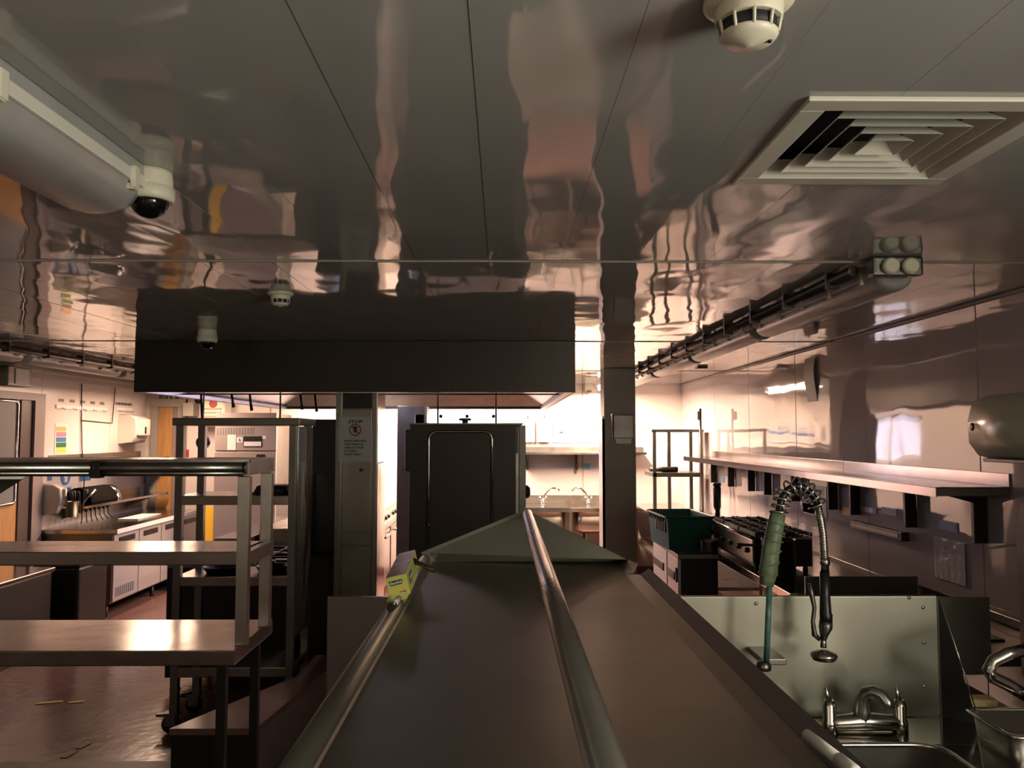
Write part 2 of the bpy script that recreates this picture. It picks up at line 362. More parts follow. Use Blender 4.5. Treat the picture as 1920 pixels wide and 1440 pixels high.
# --- right column
CY = 7.8; c0, c1 = U(1133, 800, Y=CY).x, U(1192, 800, Y=CY).x
co = thing('dented_column', 'tall square metal clad column with a bent corner guard, right of the oven', 'column', ((c0+c1)/2, CY+.15, 0))
obj('cladding', B(c0, c1, CY, CY+.3, 0, H, bev=.004), mat('column_clad', (.20, .185, .16), .45, .6, noise=.1, nscale=5), co)
obj('edge_trim', B(c0-.018, c0+.004, CY-.002, CY+.3, 0, U(0, 780, Y=CY).z).box(c0-.018, c0+.004, CY-.002, CY+.02, 0, 1.9), 'fridge', co)
g = U(1143, 776, Y=CY); g2 = U(1150, 828, Y=CY)
obj('bent_guard', MB().poly([(g.x, CY-.002, g.z), (g.x+.02, CY-.03, g.z), (g.x+.016, CY-.035, U(0, 805, Y=CY).z), (g.x+.03, CY-.02, g2.z), (g.x+.005, CY-.002, U(0, 815, Y=CY).z)], (.004, .002, 0)), 'gsteel', co)
gb = R(1150, 778, 1188, 822, CY-.02)
obj('guard_plate', B(gb[0], gb[1], CY-.028, CY-.0, gb[2], gb[3], bev=.006), M['dsteel'], co)
obj('guard_foot', MB().poly([(gb[0]+.01, CY-.02, gb[2]), (gb[0]+.03, CY-.02, gb[2]-.05), (gb[1]-.03, CY-.02, gb[2]-.05), (gb[1]-.01, CY-.02, gb[2])], (0, .018, 0)), 'dsteel', co)
# ================================================================== FOREGROUND TRAY UNIT
hb, hp, zg = .45, .285, 2.96
TZ = CZ-hb; AZ = CZ-hp; yn = .25
tr = thing('draining_tray_unit', 'long stainless draining tray with a round rail down its middle, in the foreground', 'draining tray', (.08, 1.6, 0))
FLX0, FLX1 = -.25, .395
obj('tray_floor', B(FLX0, FLX1, yn, zg, TZ-.004, TZ), 'tray', tr)
lt = MB().poly([(FLX0, yn, TZ), (FLX0, zg, TZ), (-.262, zg, CZ-.435), (-.262, yn, CZ-.435)], (-.003, 0, -.002))
obj('left_slope', lt, 'tray', tr)
obj('left_rim', T([(-.275, yn, CZ-.445), (-.275, zg-.02, CZ-.445)], .0215, 16), 'tray', tr)
obj('right_strip', MB().poly([(FLX1, yn, TZ), (FLX1, 2.68, TZ), (.432, 2.62, CZ-.440), (.432, yn, CZ-.440)], (0, 0, -.004)), 'tray', tr)
obj('right_dark_fold', MB().poly([(.433, yn, CZ-.440), (.433, 2.62, CZ-.440), (.476, 2.70, CZ-.434), (.476, yn, CZ-.434)], (0, 0, -.012)), mat('edge_dark_reflection', (.045, .038, .032), .5), tr)  # steel edge fold; the dark it reflects is put into its colour
ap = (.082, zg, AZ+.018)
obj('gable_plate', MB().poly([ap, (-.292, zg, CZ-.42), (-.265, zg, TZ), (FLX1, zg, TZ), (.43, 2.86, CZ-.43)], (0, .004, 0)).poly([(FLX1, zg, TZ), (.43, 2.86, CZ-.43), (.452, 2.77, CZ-.43), (.42, 2.66, CZ-.441), (FLX1, 2.68, TZ)], (.0, .0, -.004)), 'tray', tr)
obj('gable_plate', MB().poly([(.08, yn, AZ), (-.292, yn, CZ-.42), (-.265, yn, TZ), (.40, yn, TZ), (.45, yn, CZ-.43)], (0, -.004, 0)), 'tray', tr)
obj('centre_rail', T([(.0885, yn, AZ), (.0885, zg, AZ)], .0185, 18), 'steel', tr)
obj('body', B(-.235, .40, yn+.05, zg-.06, .1, TZ-.005), 'dsteel', tr)
for x in (-.2, .36):
    for y in (yn+.12, zg-.14): obj('leg', T([(x, y, 0), (x, y, .1)], .02, 10), 'steel', tr)
# box of foil lying on the left rim
def fb_xf():
    a = Vector((-.272, 2.16, CZ-.392)); b = Vector((-.297, 2.62, CZ-.395))
    d = (b-a).normalized(); rx = d.cross(Vector((0, 0, 1))).normalized(); uz = rx.cross(d)
    m = Matrix((rx, d, uz)).transposed().to_4x4(); m.translation = a
    return m @ Matrix.Rotation(math.radians(-13), 4, 'Y'), (b-a).length
fm, flen = fb_xf()
def fobj(name, mb, m, p): return obj(name, mb.xf(fm), m, p)
fo = thing('foil_box', 'yellow cardboard foil box with dark blue logo, balanced on the left rim', 'box', (-.28, 2.4, CZ-.43))
s = .027
fobj('carton', B(-s, s, 0, flen, -s, s, bev=.0012), 'foil', fo)
fobj('top_print', B(-s+.001, s-.001, .004, flen-.002, s, s+.0006), 'photo', fo)
fobj('end_logo_panel', MB().poly([(-.019, -.0006, .004), (.012, -.0006, .004), (.015, -.0006, .016), (-.021, -.0006, .016)], (0, .0005, 0)), 'navy', fo)
fobj('side_logo_panel', MB().poly([(s+.0006, .06, -.012), (s+.0006, .16, -.010), (s+.0006, .17, .012), (s+.0006, .07, .014)], (-.0005, 0, 0)), 'navy', fo)
fobj('end_label', B(.002, .018, -.0008, 0, -.024, -.014), 'redp', fo)
fobj('end_flap', MB().poly([(-s, -.001, -s+.012), (-s-.010, -.012, -s-.004), (s-.012, -.012, -s-.008), (s, -.001, -s+.004)], (0, .0008, 0)), 'foil', fo)
def ftext(t, size, loc, rot, sx=1, nm='lettering', m='paper'):
    o = text(t, size, m, (0, 0, 0), rot, None, nm, sx=sx, bold=.0003)
    o.data.transform(fm @ Matrix.Translation(loc)); o.parent = fo
    o.data.transform(Matrix.Translation(-Vector(OFF[fo.name]))); return o
ftext('Bacofoil', .0095, (-.003, -.0012, .010), FRONT, nm='logo_lettering')
ftext('50m', .008, (.010, -.0014, -.019), FRONT, nm='size_lettering')
ftext('Bacofoil', .018, (s+.001, .115, .001), (PI/2, 0, PI/2), nm='side_lettering')
# markers
def pen(name, label, a, b, r, m1, m2, grp=None):
    a, b = Vector(a), Vector(b); d = (b-a)
    t = thing(name, label, 'pen', a)
    obj('barrel', T([a+d*.32, b], [r, r*.93], 14), m1, t)
    obj('cap', T([a, a+d*.04, a+d*.33], [r*.8, r*1.12, r*1.12], 14), m2, t)
    obj('tip', T([b, b+d*.05], [r*.6, r*.3], 10), m1, t)
    return t
pen('marker_pen', 'white marker pen with black cap lying on the left rim below the foil box', (-.268, 1.99, CZ-.413), (-.265, 2.12, CZ-.415), .0085, 'white', 'black')
pen('marker_pen', 'dark marker pen lying across the top of the foil box', U(766, 1047, Y=2.50)+Vector((0, 0, .0)), U(814, 1070, Y=2.42), .0075, 'dsteel', 'black')
pen('marker_pen', 'white pen lying on the right edge of the tray, bottom of the picture', (.447, 1.06, CZ-.427), (.432, 1.19, CZ-.425), .0085, 'white', 'white')
# ================================================================== SINK SIDE, FRONT RIGHT
SY = 2.52
sk = thing('pot_wash_sink', 'stainless pot wash sink with a tall rear splashback beside the tray', 'sink', (.93, 2.2, 0))
zt = U(1500, 1118, Y=SY).z
obj('splashback', B(.42, 1.322, SY, SY+.02, .9, zt, bev=.004), 'tray', sk)
obj('splashback', B(-.53, -.24, SY, SY+.02, .9, zt, bev=.003), 'dsteel', sk)
for p in ((1418, 1132), (1731, 1139), (1733, 1205), (1733, 1287), (1705, 1121)):
    v = U(*p, Y=SY-.002); obj('rivet', L([(.006, 0), (.005, -.003), (.002, -.004)], (v.x, SY, v.z), 10, 'y'), 'chrome', sk)
dk = MB().box(.5, 1.56, 2.30, SY, .88, .9, bev=.003).box(.5, .62, 1.55, 2.30, .88, .9).box(1.20, 1.56, 1.55, 2.30, .88, .9).box(.62, 1.20, 1.55, 1.72, .88, .9)
obj('deck', dk, 'gsteel', sk)
rim = []
for cxx, cyy, a0 in ((1.12, 2.22, 0), (.70, 2.22, 90), (.70, 1.80, 180), (1.12, 1.80, 270)):
    rim += arc((cxx, cyy, .9), .08, a0, a0+90, 6, 'xy')
rim.append(rim[0])
obj('bowl_rim', T(rim, .008, 8, cap=False), 'chrome', sk)
bw = MB()
bw.box(.62, .625, 1.72, 2.3, .62, .895).box(1.195, 1.2, 1.72, 2.3, .62, .895).box(.62, 1.2, 2.295, 2.3, .62, .895).box(.62, 1.2, 1.72, 1.725, .62, .895).box(.62, 1.2, 1.72, 2.3, .615, .62)
obj('bowl', bw, 'steel', sk)
obj('waste', L([(.04, 0), (.035, .004), (.01, .003)], (.91, 2.0, .62), 16), 'chrome', sk)
for x in (.54, 1.52):
    for y in (1.6, 2.45): obj('leg', B(x-.02, x+.02, y-.02, y+.02, 0, .88), 'steel', sk)
# mixer tap
ty = 2.40
tp = thing('mixer_tap', 'chrome mixer tap with two lever heads on the front sink', 'tap', (1.06, ty, .9))
tx0, tx1 = U(1556, 1370, Y=ty).x, U(1688, 1370, Y=ty).x; tm = U(1617, 1370, Y=ty).x
obj('body', T([(tx0-.012, ty, .925), (tx0+.02, ty, .925), (tm, ty, .93), (tx1-.02, ty, .925), (tx1+.012, ty, .925)], [.016, .022, .026, .022, .016], 16), 'gsteel', tp)
for x in (tx0, tx1):
    obj('valve', L([(.022, 0), (.021, .03), (.018, .035), (.019, .075), (.012, .09)], (x, ty, .9), 16), 'gsteel', tp)
    obj('lever', T([(x, ty, .985), (x-.006, ty-.004, 1.0), (x-.012, ty-.008, 1.03)], [.010, .006, .004], 10), 'chrome', tp)
sp = [Vector(p) for p in ((tm, ty, .925), (tm, ty, .96), (tm+.001, ty-.002, .99), (tm+.010, ty-.010, 1.012), (tm+.026, ty-.022, 1.020), (tm+.042, ty-.036, 1.013), (tm+.052, ty-.046, .997), (tm+.055, ty-.05, .982))]
obj('spout', T(sp, [.026, .0235, .021, .019, .0175, .017, .0165, .0175], 16), 'steel', tp)
# pre-rinse spray
Y0 = 2.38
def V(x, y, Y=Y0): return U(x, y, Y=Y)
pr = thing('pre_rinse_spray', 'pre-rinse spray arm with green wrapped hose and black trigger handle', 'spray tap', V(1436, 1250))
obj('riser', T([V(1437, 1245), V(1443, 1090)], .0085, 12), 'pole', pr)
obj('base_bracket', L([(.02, 0), (.022, .01), (.018, .022), (.012, .026)], V(1432, 1256), 14), 'dsteel', pr)
obj('wall_bracket', B(V(1406, 0).x, V(1450, 0).x, Y0, SY, V(0, 1252).z, V(0, 1240).z, bev=.003), 'dsteel', pr)
wp = [V(1437, 1097), V(1441, 1070), V(1444, 1040), V(1449, 1010), V(1454, 985), V(1459, 962)]
obj('wrapped_hose', T(wp, [.020, .026, .025, .0245, .024, .021], 16), 'wrap', pr)
obj('loose_tape', T([V(1431, 1050), V(1425, 1064), V(1432, 1085)], .005, 6), 'wrap', pr)
for i in range(6):
    p = V(1440+i*3.4, 1075-i*19); obj('wrap_fold', T([p+Vector((.026*math.cos(a*PI/8), .026*math.sin(a*PI/8), .006*math.sin(a*PI/8+i))) for a in range(17)], .0022, 6, cap=False), 'wrap', pr)
ctl = [V(*p) for p in ((1459, 965), (1462, 950), (1466, 935), (1475, 920), (1490, 911), (1505, 913), (1518, 922), (1528, 935), (1534, 952))]
obj('hose', T(ctl, .0105, 12), 'black', pr)
N = 180; turns = 10; pts = []
def lerp_path(c, t):
    t = t*(len(c)-1); i = min(int(t), len(c)-2); return c[i].lerp(c[i+1], t-i), (c[i+1]-c[i]).normalized()
for k in range(N+1):
    t = k/N; p, d = lerp_path(ctl, t); n1 = Vector((0, 1, 0)); n2 = d.cross(n1).normalized(); a = 2*PI*turns*t
    pts.append(p + (n1*math.cos(a)+n2*math.sin(a))*.025)
obj('spring', T(pts, .0032, 6), 'chrome', pr)
mh = [V(1534, 952), V(1539, 975), V(1543, 1000), V(1545, 1030), V(1546, 1048)]
obj('braided_hose', T(mh, .0105, 12), 'steel', pr)
rb = MB()
for k in range(22):
    p, d = lerp_path(mh, k/21); n1 = Vector((0, 1, 0)); n2 = d.cross(n1).normalized()
    rb.tube([p+(n1*math.cos(a*PI/5)+n2*math.sin(a*PI/5))*.0108 for a in range(11)], .0016, 5, cap=False)
obj('hose_ribs', rb, 'chrome', pr)
obj('connector', T([V(1546, 1045), V(1547, 1058), V(1547, 1060), V(1547, 1073)], [.014, .014, .011, .012], 12), 'gsteel', pr)
obj('grip', T([V(1546, 1072), V(1547, 1120), V(1548, 1150), V(1549, 1152), V(1549, 1166)], [.0135, .0145, .0165, .018, .017], 16), 'black', pr)
obj('valve_body', T([V(1549, 1164), V(1548, 1176), V(1545, 1190), V(1544, 1200)], [.018, .019, .012, .008], 16), 'dsteel', pr)
obj('trigger', T([V(1518, 1094), V(1522, 1115), V(1527, 1140), V(1524, 1165), V(1527, 1190), V(1537, 1199)], [.006, .0075, .006, .006, .008, .006], 10), 'dsteel', pr)
obj('stem', T([V(1544, 1196), V(1544, 1214)], [.0075, .009], 12), 'steel', pr)
v = V(1545, 1232)
obj('spray_head', L([(.018, -.004), (.034, -.002), (.0375, .005), (.034, .012), (.018, .018), (.009, .022)], v, 28), 'steel', pr)
obj('head_gasket', L([(.030, -.008), (.034, -.003), (.02, -.002)], v, 24), 'black', pr)
# cheek panel, dark gap and right-hand pieces
ck = thing('side_cheek_panel', 'angled steel side panel right of the sink splashback', 'panel', (1.5, 2.7, .9))
obj('gap_shade_plate', MB().poly([(1.325, SY, zt-.002), (1.325, SY, .9), (1.40, SY-.06, .9)], (.004, .01, 0)), 'iron', ck)  # dark plate standing in for the shaded gap beside the splashback
obj('cheek_edge', T([(1.327, SY-.002, zt), (1.403, SY-.064, .905)], .0022, 6), 'chrome', ck)
a = R(1757, 1120, 1862, 1300, 2.95)
obj('rear_sheet', B(a[0], a[1], 2.95, 2.965, .9, a[3], bev=.003), 'dull', ck)
obj('shelf_ledge', B(1.33, 1.585, SY+.025, 2.95, .86, .9), 'steel', ck)
a = R(1795, 1298, 1872, 1308, 2.6)
obj('cleaning_cloth', B(a[0], a[1], 2.60, 2.66, .90, .925, bev=.008), 'cloth', label='folded yellow cloth on the ledge behind the metal pan', cat='cloth')
hp_ = [V(1925, 1218, 2.2), V(1890, 1226, 2.2), V(1862, 1240, 2.2), V(1853, 1256, 2.2), V(1862, 1270, 2.2), V(1890, 1284, 2.2), V(1925, 1305, 2.2)]
hr = thing('curved_grab_rail', 'thick curved chrome rail at the right edge of the picture', 'rail', V(1900, 1260, 2.2))
obj('bar', T(hp_, .0165, 14), 'gsteel', hr)
obj('mount', T([V(1925, 1218, 2.2), V(1925, 1218, 2.2)+Vector((.12, 0, 0))], .0165, 14).tube([V(1925, 1305, 2.2), V(1925, 1305, 2.2)+Vector((.12, 0, 0))], .0165, 14), 'gsteel', hr)
x0 = 1.578
mc = thing('dish_machine', 'dark hood type dish machine at the far right edge', 'dishwasher', (x0+.3, 2.4, 0))
zt2 = U(0, 946, Y=2.52).z
obj('hood_body', MB().poly([(x0, 2.53, zt2-.05), (x0, 2.50, zt2), (x0, 2.2, zt2), (x0, 2.2, 1.02), (x0, 2.53, 1.02)], (.6, 0, 0)), 'dsteel', mc)
obj('base_body', B(x0+.01, x0+.6, 2.21, 2.52, .12, 1.0), 'dsteel', mc)
for x in (x0+.05, x0+.56):
    for y in (2.25, 2.48): obj('foot', L([(.02, 0), (.014, .02), (.014, .12)], (x, y, 0), 10), 'steel', mc)
obj('handle', T([(x0+.03, 2.18, 1.06), (x0+.57, 2.18, 1.06)], .012, 10), 'chrome', mc)
# gastronorm pan
gx0, gx1, gy0, gy1, gz0, gz1 = 1.21, 1.46, 1.98, 2.17, .902, 1.035
gp = thing('steel_food_pan', 'rectangular stainless food pan standing on the sink deck, bottom right', 'pan', ((gx0+gx1)/2, (gy0+gy1)/2, gz0))
def rr(x0, x1, y0, y1, z, r, n=5):
    out = []
    for cxx, cyy, a0 in ((x1-r, y1-r, 0), (x0+r, y1-r, 90), (x0+r, y0+r, 180), (x1-r, y0+r, 270)): out += arc((cxx, cyy, z), r, a0, a0+90, n, 'xy')
    return out
def loops(mb, ls, cap0=True, cap1=False):
    rs = [[mb.bm.verts.new(p) for p in l] for l in ls]; n = len(rs[0])
    for u_, v_ in zip(rs, rs[1:]):
        for k in range(n):
            f = mb.bm.faces.new((u_[k], u_[(k+1) % n], v_[(k+1) % n], v_[k])); f.smooth = True
    if cap0: mb.bm.faces.new(rs[0][::-1])
    if cap1: mb.bm.faces.new(rs[-1])
    return mb
ls = [rr(gx0+.012, gx1-.012, gy0+.012, gy1-.012, gz0, .03), rr(gx0, gx1, gy0, gy1, gz1, .03), rr(gx0+.002, gx1-.002, gy0+.002, gy1-.002, gz1, .03), rr(gx0+.014, gx1-.014, gy0+.014, gy1-.014, gz0+.003, .03)]
obj('vessel', loops(MB(), ls, True, True), 'steel', gp)
ls = [rr(gx0-.012, gx1+.012, gy0-.012, gy1+.012, gz1, .03), rr(gx0-.012, gx1+.012, gy0-.012, gy1+.012, gz1+.004, .03), rr(gx0+.002, gx1-.002, gy0+.002, gy1-.002, gz1+.004, .03), rr(gx0+.002, gx1-.002, gy0+.002, gy1-.002, gz1-.001, .03)]
obj('rim', loops(MB(), ls, False, False), 'chrome', gp)
# ================================================================== CEILING FITTINGS
# square diffuser
vn = thing('air_diffuser', 'square cream ceiling vent of nested louvre frames', 'vent', (vx0+sz/2, vy0+sz/2, vh))
OFF[vn.name] = tuple(vn.location)
def sqring(a0, z0, a1, z1, t=.0015):
    mb = MB(); cx, cy = vx0+sz/2, vy0+sz/2
    ls = []
    for a, z in ((a0, z0), (a1, z1), (a1-t*2, z1), (a0-t*2, z0)):
        ls.append([(cx-a, cy-a, z), (cx+a, cy-a, z), (cx+a, cy+a, z), (cx-a, cy+a, z)])
    ls.append(ls[0]); 
    rs = [[mb.bm.verts.new(p) for p in l] for l in ls[:4]]; rs.append(rs[0])
    for u_, v_ in zip(rs, rs[1:]):
        for k in range(4): mb.bm.faces.new((u_[k], u_[(k+1) % 4], v_[(k+1) % 4], v_[k]))
    return mb
hs = sz/2
fr = MB(); cx, cy = vx0+hs, vy0+hs
for q in ((cx-hs, cx+hs, cy-hs, cy-hs+.05), (cx-hs, cx+hs, cy+hs-.05, cy+hs), (cx-hs, cx-hs+.05, cy-hs+.05, cy+hs-.05), (cx+hs-.05, cx+hs, cy-hs+.05, cy+hs-.05)):
    fr.box(*q, vh-.004, H, bev=.003)
obj('frame', fr, 'grille', vn)
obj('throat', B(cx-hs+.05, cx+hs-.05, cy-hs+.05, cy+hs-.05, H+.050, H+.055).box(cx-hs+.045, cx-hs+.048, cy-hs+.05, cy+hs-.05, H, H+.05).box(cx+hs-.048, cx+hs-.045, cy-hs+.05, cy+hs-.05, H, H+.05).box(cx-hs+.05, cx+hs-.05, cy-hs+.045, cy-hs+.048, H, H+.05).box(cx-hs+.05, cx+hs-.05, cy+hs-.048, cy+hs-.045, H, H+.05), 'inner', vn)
for i in range(5):
    a = (hs-.048)*(1-i*.195); obj('louvre', sqring(a, vh-.002, max(a-.034, .012), vh+.032, .001), 'grille', vn)
a = (hs-.048)*(1-4*.195)
obj('centre_plate', B(cx-a+.03, cx+a-.03, cy-a+.03, cy+a-.03, vh+.020, vh+.023), 'grille', vn)
# smoke detectors
def detector(px, py, label, tilt=0, dia=.13):
    p = U(px, py, Z=H); k = dia/.13; q = (p.x, p.y, H)
    t = thing('smoke_detector', label, 'smoke detector', (p.x, p.y, H-.06*k), 'smoke detectors on the ceiling' if 0 else None)
    obj('base', L([(.064*k, 0), (.065*k, -.008*k), (.058*k, -.014*k), (.048*k, -.016*k)], q, 36), 'cream', t)
    obj('body', L([(.046*k, -.014*k), (.050*k, -.016*k), (.048*k, -.034*k), (.047*k, -.036*k)], q, 36), 'cream', t)
    obj('chamber', L([(.040*k, -.034*k), (.040*k, -.054*k)], q, 24), 'inner', t)
    for j in range(10):
        a = j*PI/5+.2; c, s_ = math.cos(a), math.sin(a)
        obj('rib', T([(p.x+.0455*k*c, p.y+.0455*k*s_, H-.034*k), (p.x+.041*k*c, p.y+.041*k*s_, H-.056*k)], .0026*k, 6), 'cream', t)
    obj('cover', L([(.041*k, -.053*k), (.042*k, -.056*k), (.036*k, -.064*k), (.012*k, -.068*k), (.004*k, -.072*k)], q, 32), 'cream', t)
    obj('indicator', L([(.004*k, 0), (.003*k, -.004*k)], (p.x+.028*k, p.y-.006, H-.064*k), 10), 'black', t)
detector(1403, -2, 'cream smoke detector near the square vent, at the top edge')
detector(526, 549, 'small cream smoke detector in front of the hood', dia=.115)
# dome cameras
def dome(px, py, label, k, tall=.07):
    p = U(px, py, Z=H); q = (p.x, p.y, H)
    t = thing('dome_camera', label, 'security camera', (p.x, p.y, H-.12*k))
    obj('housing', L([(.052*k, 0), (.054*k, -.01*k), (.056*k, -.04*k), (.056*k, -.042*k), (.060*k, -.044*k), (.060*k, -tall*k), (.054*k, -(tall+.008)*k)], q, 36), 'cream', t)
    prof = [(.047*k*math.cos(a), -(tall+.006)*k-.045*k*math.sin(a)) for a in [i*PI/2/9 for i in range(10)]]
    obj('dome', L(prof, q, 30), 'dome', t)
dome(282, 322, 'white domed security camera beside the end of the nearest light fitting', .95)
dome(389, 618, 'white dome camera hanging in front of the dark hood', 1.0)
# batten light fittings (unlit)
def batten(x0, x1, ya, yb, label, clips, z0=H, parent=None, k=1.0):
    cxm = (x0+x1)/2; hw = (x1-x0)/2
    t = thing('batten_light', label, 'light fitting', (cxm, (ya+yb)/2, H-.13*k))
    obj('housing', B(x0+.006, x1-.006, ya, yb, H-.05*k, H, bev=.006), 'diff', t)
    obj('edge_channel', B(x1-.022, x1, ya-.004, yb-.004, H-.058*k, H-.030*k, bev=.004).box(x0, x0+.022, ya-.004, yb-.004, H-.058*k, H-.030*k, bev=.004), 'white', t)
    prof = [(hw-.010)*math.cos(math.radians(a)) for a in range(0, 181, 15)]
    zz = [-.052*k-.070*k*math.sin(math.radians(a))**.75 for a in range(0, 181, 15)]
    sect = lambda y, s: [Vector((cxm+p*s, y, H-.052*k+(z_+.052*k)*s)) for p, z_ in zip(prof, zz)]
    mb = MB(); rs = []
    for y, s in ((ya+.006, .72), (ya+.02, .94), (ya+.05, 1), (yb-.05, 1), (yb-.02, .94), (yb-.006, .72)):
        rs.append([mb.bm.verts.new(v) for v in sect(y, s)])
    for u_, v_ in zip(rs, rs[1:]):
        for i in range(len(u_)-1):
            f = mb.bm.faces.new((u_[i], u_[i+1], v_[i+1], v_[i])); f.smooth = True
    mb.bm.faces.new(rs[0]); mb.bm.faces.new(rs[-1][::-1])
    obj('diffuser', mb, 'diff', t)
    for y in clips:
        for s, xx in ((1, x1), (-1, x0)):
            obj('clip', B(xx-s*.006, xx+s*.007, y-.012, y+.012, H-.075*k, H-.024*k, bev=.003).box(xx-s*.022, xx+s*.004, y-.010, y+.010, H-.078*k, H-.064*k, bev=.003), 'cream', t)
    return t
batten(-1.06, -.84, .38, 1.93, 'long dusty light fitting nearest the camera, top left', (1.35, 1.85))
def far_batten(cx, ys_, L_, lab):
    base = None
    for i, y in enumerate(ys_):
        if base is None:
            base = batten(cx-.08, cx+.08, y, y+L_, lab[i], [y+.12+j*(L_-.24)/4 for j in range(5)], k=.85)
        else:
            copy_thing(base, base.location+Vector((0, y-ys_[0], 0)), lab[i])
far_batten(1.45, [2.98, 4.53, 6.08, 7.63], 1.5, ['nearest fitting of the light run along the right wall', 'second fitting from the near end of the right light run', 'third fitting from the near end of the right light run', 'farthest fitting of the light run along the right wall'])
far_batten(-3.6, [4.6, 6.15, 7.7], 1.5, ['nearest fitting of the light run along the left wall', 'middle fitting of the left wall light run', 'farthest fitting of the left wall light run'])
for nm, lb, x0, x1, y0, y1 in (('strip_light', 'lit ceiling strip across the far end behind the hood', -2.3, .3, 9.68, 9.82), ('strip_light', 'lit ceiling strip hidden behind the dented column', 1.13, 1.27, 8.65, 9.95)):
    t = thing(nm, lb, 'light fitting', ((x0+x1)/2, (y0+y1)/2, H-.1))
    obj('housing', B(x0, x1, y0, y1, H-.05, H, bev=.004), 'white', t)
    obj('lit_diffuser', B(x0+.02, x1-.02, y0+.02, y1-.02, H-.1, H-.05, bev=.01), 'lamp', t)
pp = thing('cable_conduit', 'dark conduit pipe running beside the right light fittings', 'pipe', (1.33, 6.5, H-.05))
obj('pipe', T([(1.30, 3.0, H-.03), (1.30, 10.2, H-.03)], .02, 12), 'dsteel', pp)
for i in range(14):
    y = 3.2+i*.5; obj('pipe_clip', B(1.275, 1.325, y-.01, y+.01, H-.06, H), 'iron', pp)
pp2 = thing('cable_conduit', 'dark conduit pipe running beside the left light fittings', 'pipe', (-3.44, 6.5, H-.05))
obj('pipe', T([(-3.44, 4.4, H-.03), (-3.44, 10.2, H-.03)], .02, 12), 'dsteel', pp2)
for i in range(11):
    y = 4.7+i*.5; obj('pipe_clip', B(-3.465, -3.415, y-.01, y+.01, H-.06, H), 'iron', pp2)
p = U(1680, 497, Z=H-.03)
em = thing('emergency_light', 'twin spot emergency light on the ceiling at the near end of the right light run', 'emergency light', (p.x, p.y, H-.06))
obj('housing', B(p.x-.09, p.x+.09, p.y-.02, p.y+.04, H-.07, H, bev=.01), 'dsteel', em)
for s_ in (-1, 1): obj('lamp_head', L([(.03, .0), (.03, -.02), (.022, -.03)], (p.x+s_*.035, p.y-.02, H-.04), 18, 'y'), 'cream', em)
# ================================================================== RIGHT WALL
def wallp(px, py, X=XR-.01): return U(px, py, X=X)
SZ = CZ-.231
joints = [3.62, 5.39, 7.2, 8.8]
for i, (a, b, lab) in enumerate(zip(joints, joints[1:], ('nearest steel wall shelf on the right, with rounded near end', 'middle steel shelf on the right wall', 'farthest steel shelf on the right wall, beside the rack'))):
    xo = 1.93 - (.02 if i == 0 else 0)
    t = thing('bracket_shelf', lab, 'shelf', (2.08, (a+b)/2, SZ-.25))
    obj('board', B(xo, XR-.012, a+.003, b-.003, SZ-.004, SZ), 'shelfs', t)
    obj('front_lip', B(xo, xo+.004, a+.003, b-.003, SZ-.045, SZ, bev=.0015), 'shelfs', t)
    obj('end_lip', B(xo, XR-.012, a+.003, a+.007, SZ-.04, SZ), 'dsteel', t)
    obj('upstand', B(XR-.016, XR-.012, a+.003, b-.003, SZ, SZ+.058, bev=.001), 'shelfs', t)
    for y in ([3.80, 4.45, 5.15], [5.5, 6.2, 6.85], [7.3, 7.95, 8.6])[i]:
        obj('bracket', B(XR-.075, XR-.012, y, y+.025, SZ-.27, SZ-.004, bev=.003).poly([(XR-.03, y+.008, SZ-.02), (xo+.03, y+.008, SZ-.006), (xo+.03, y+.008, SZ-.02), (XR-.05, y+.008, SZ-.09)], (0, .006, 0)), 'iron', t)
# knife rack + sheet + notices
a = wallp(1604, 975); b = wallp(1700, 988)
kr = thing('knife_rack', 'horizontal magnetic knife rack on the right wall below the shelf', 'knife rack', ((XR-.02), (a.y+b.y)/2, a.z-.03))
obj('rail', B(XR-.045, XR-.008, b.y, a.y, a.z-.045, a.z+.0, bev=.005), 'iron', kr)
obj('magnet_strip', B(XR-.05, XR-.044, b.y+.02, a.y-.02, a.z-.032, a.z-.012), 'dsteel', kr)
obj('end_cap', B(XR-.052, XR-.008, b.y-.02, b.y, a.z-.048, a.z+.003, bev=.004), 'black', kr)
def sheet(name, pa, pb, m, label, cat, off=.010, th=.003, curl=0):
    A = wallp(*pa); Bq = wallp(*pb)
    mb = MB()
    n = 6; 
    ls = []
    for k in range(n+1):
        z = A.z+(Bq.z-A.z)*k/n; d = off + curl*math.sin(PI*k/n*1.4)
        ls.append([(XR-d, A.y, z), (XR-d, Bq.y, z), (XR-d+th, Bq.y, z), (XR-d+th, A.y, z)])
    loops(mb, ls, True, True)
    for f in mb.bm.faces: f.smooth = False
    return obj(name, mb, m, label=label, cat=cat)
sheet('plastic_sleeve', (1752, 1006), (1812, 1100), 'film', 'crinkled clear plastic sleeve taped to the right wall under the shelf', 'sleeve', .014)
sheet('plastic_sleeve', (1612, 948), (1644, 964), 'film', 'small shiny plastic sleeve above the knife rack', 'sleeve', .014)
sheet('blue_notice', (1760, 974), (1796, 1000), 'blue', 'small dark blue notice above the plastic sleeve', 'notice')
sheet('blue_notice', (1653, 950), (1681, 968), 'blue', 'faded blue notice right of the knife rack sleeve', 'notice')
sheet('blue_notice', (1350, 894), (1358, 904), 'lblue', 'tiny pale blue notice under the farthest right shelf', 'notice')
sheet('yellow_notice', (1579, 950), (1594, 968), 'orange', 'small brown-orange notice under the right shelf', 'notice')
sheet('paper_notice', (1505, 942), (1528, 968), 'paper', 'white paper notice behind the spray hose', 'notice')
sheet('laminated_poster', (1500, 905), (1550, 970), 'film', 'large glossy laminated poster behind the spray hose', 'poster')
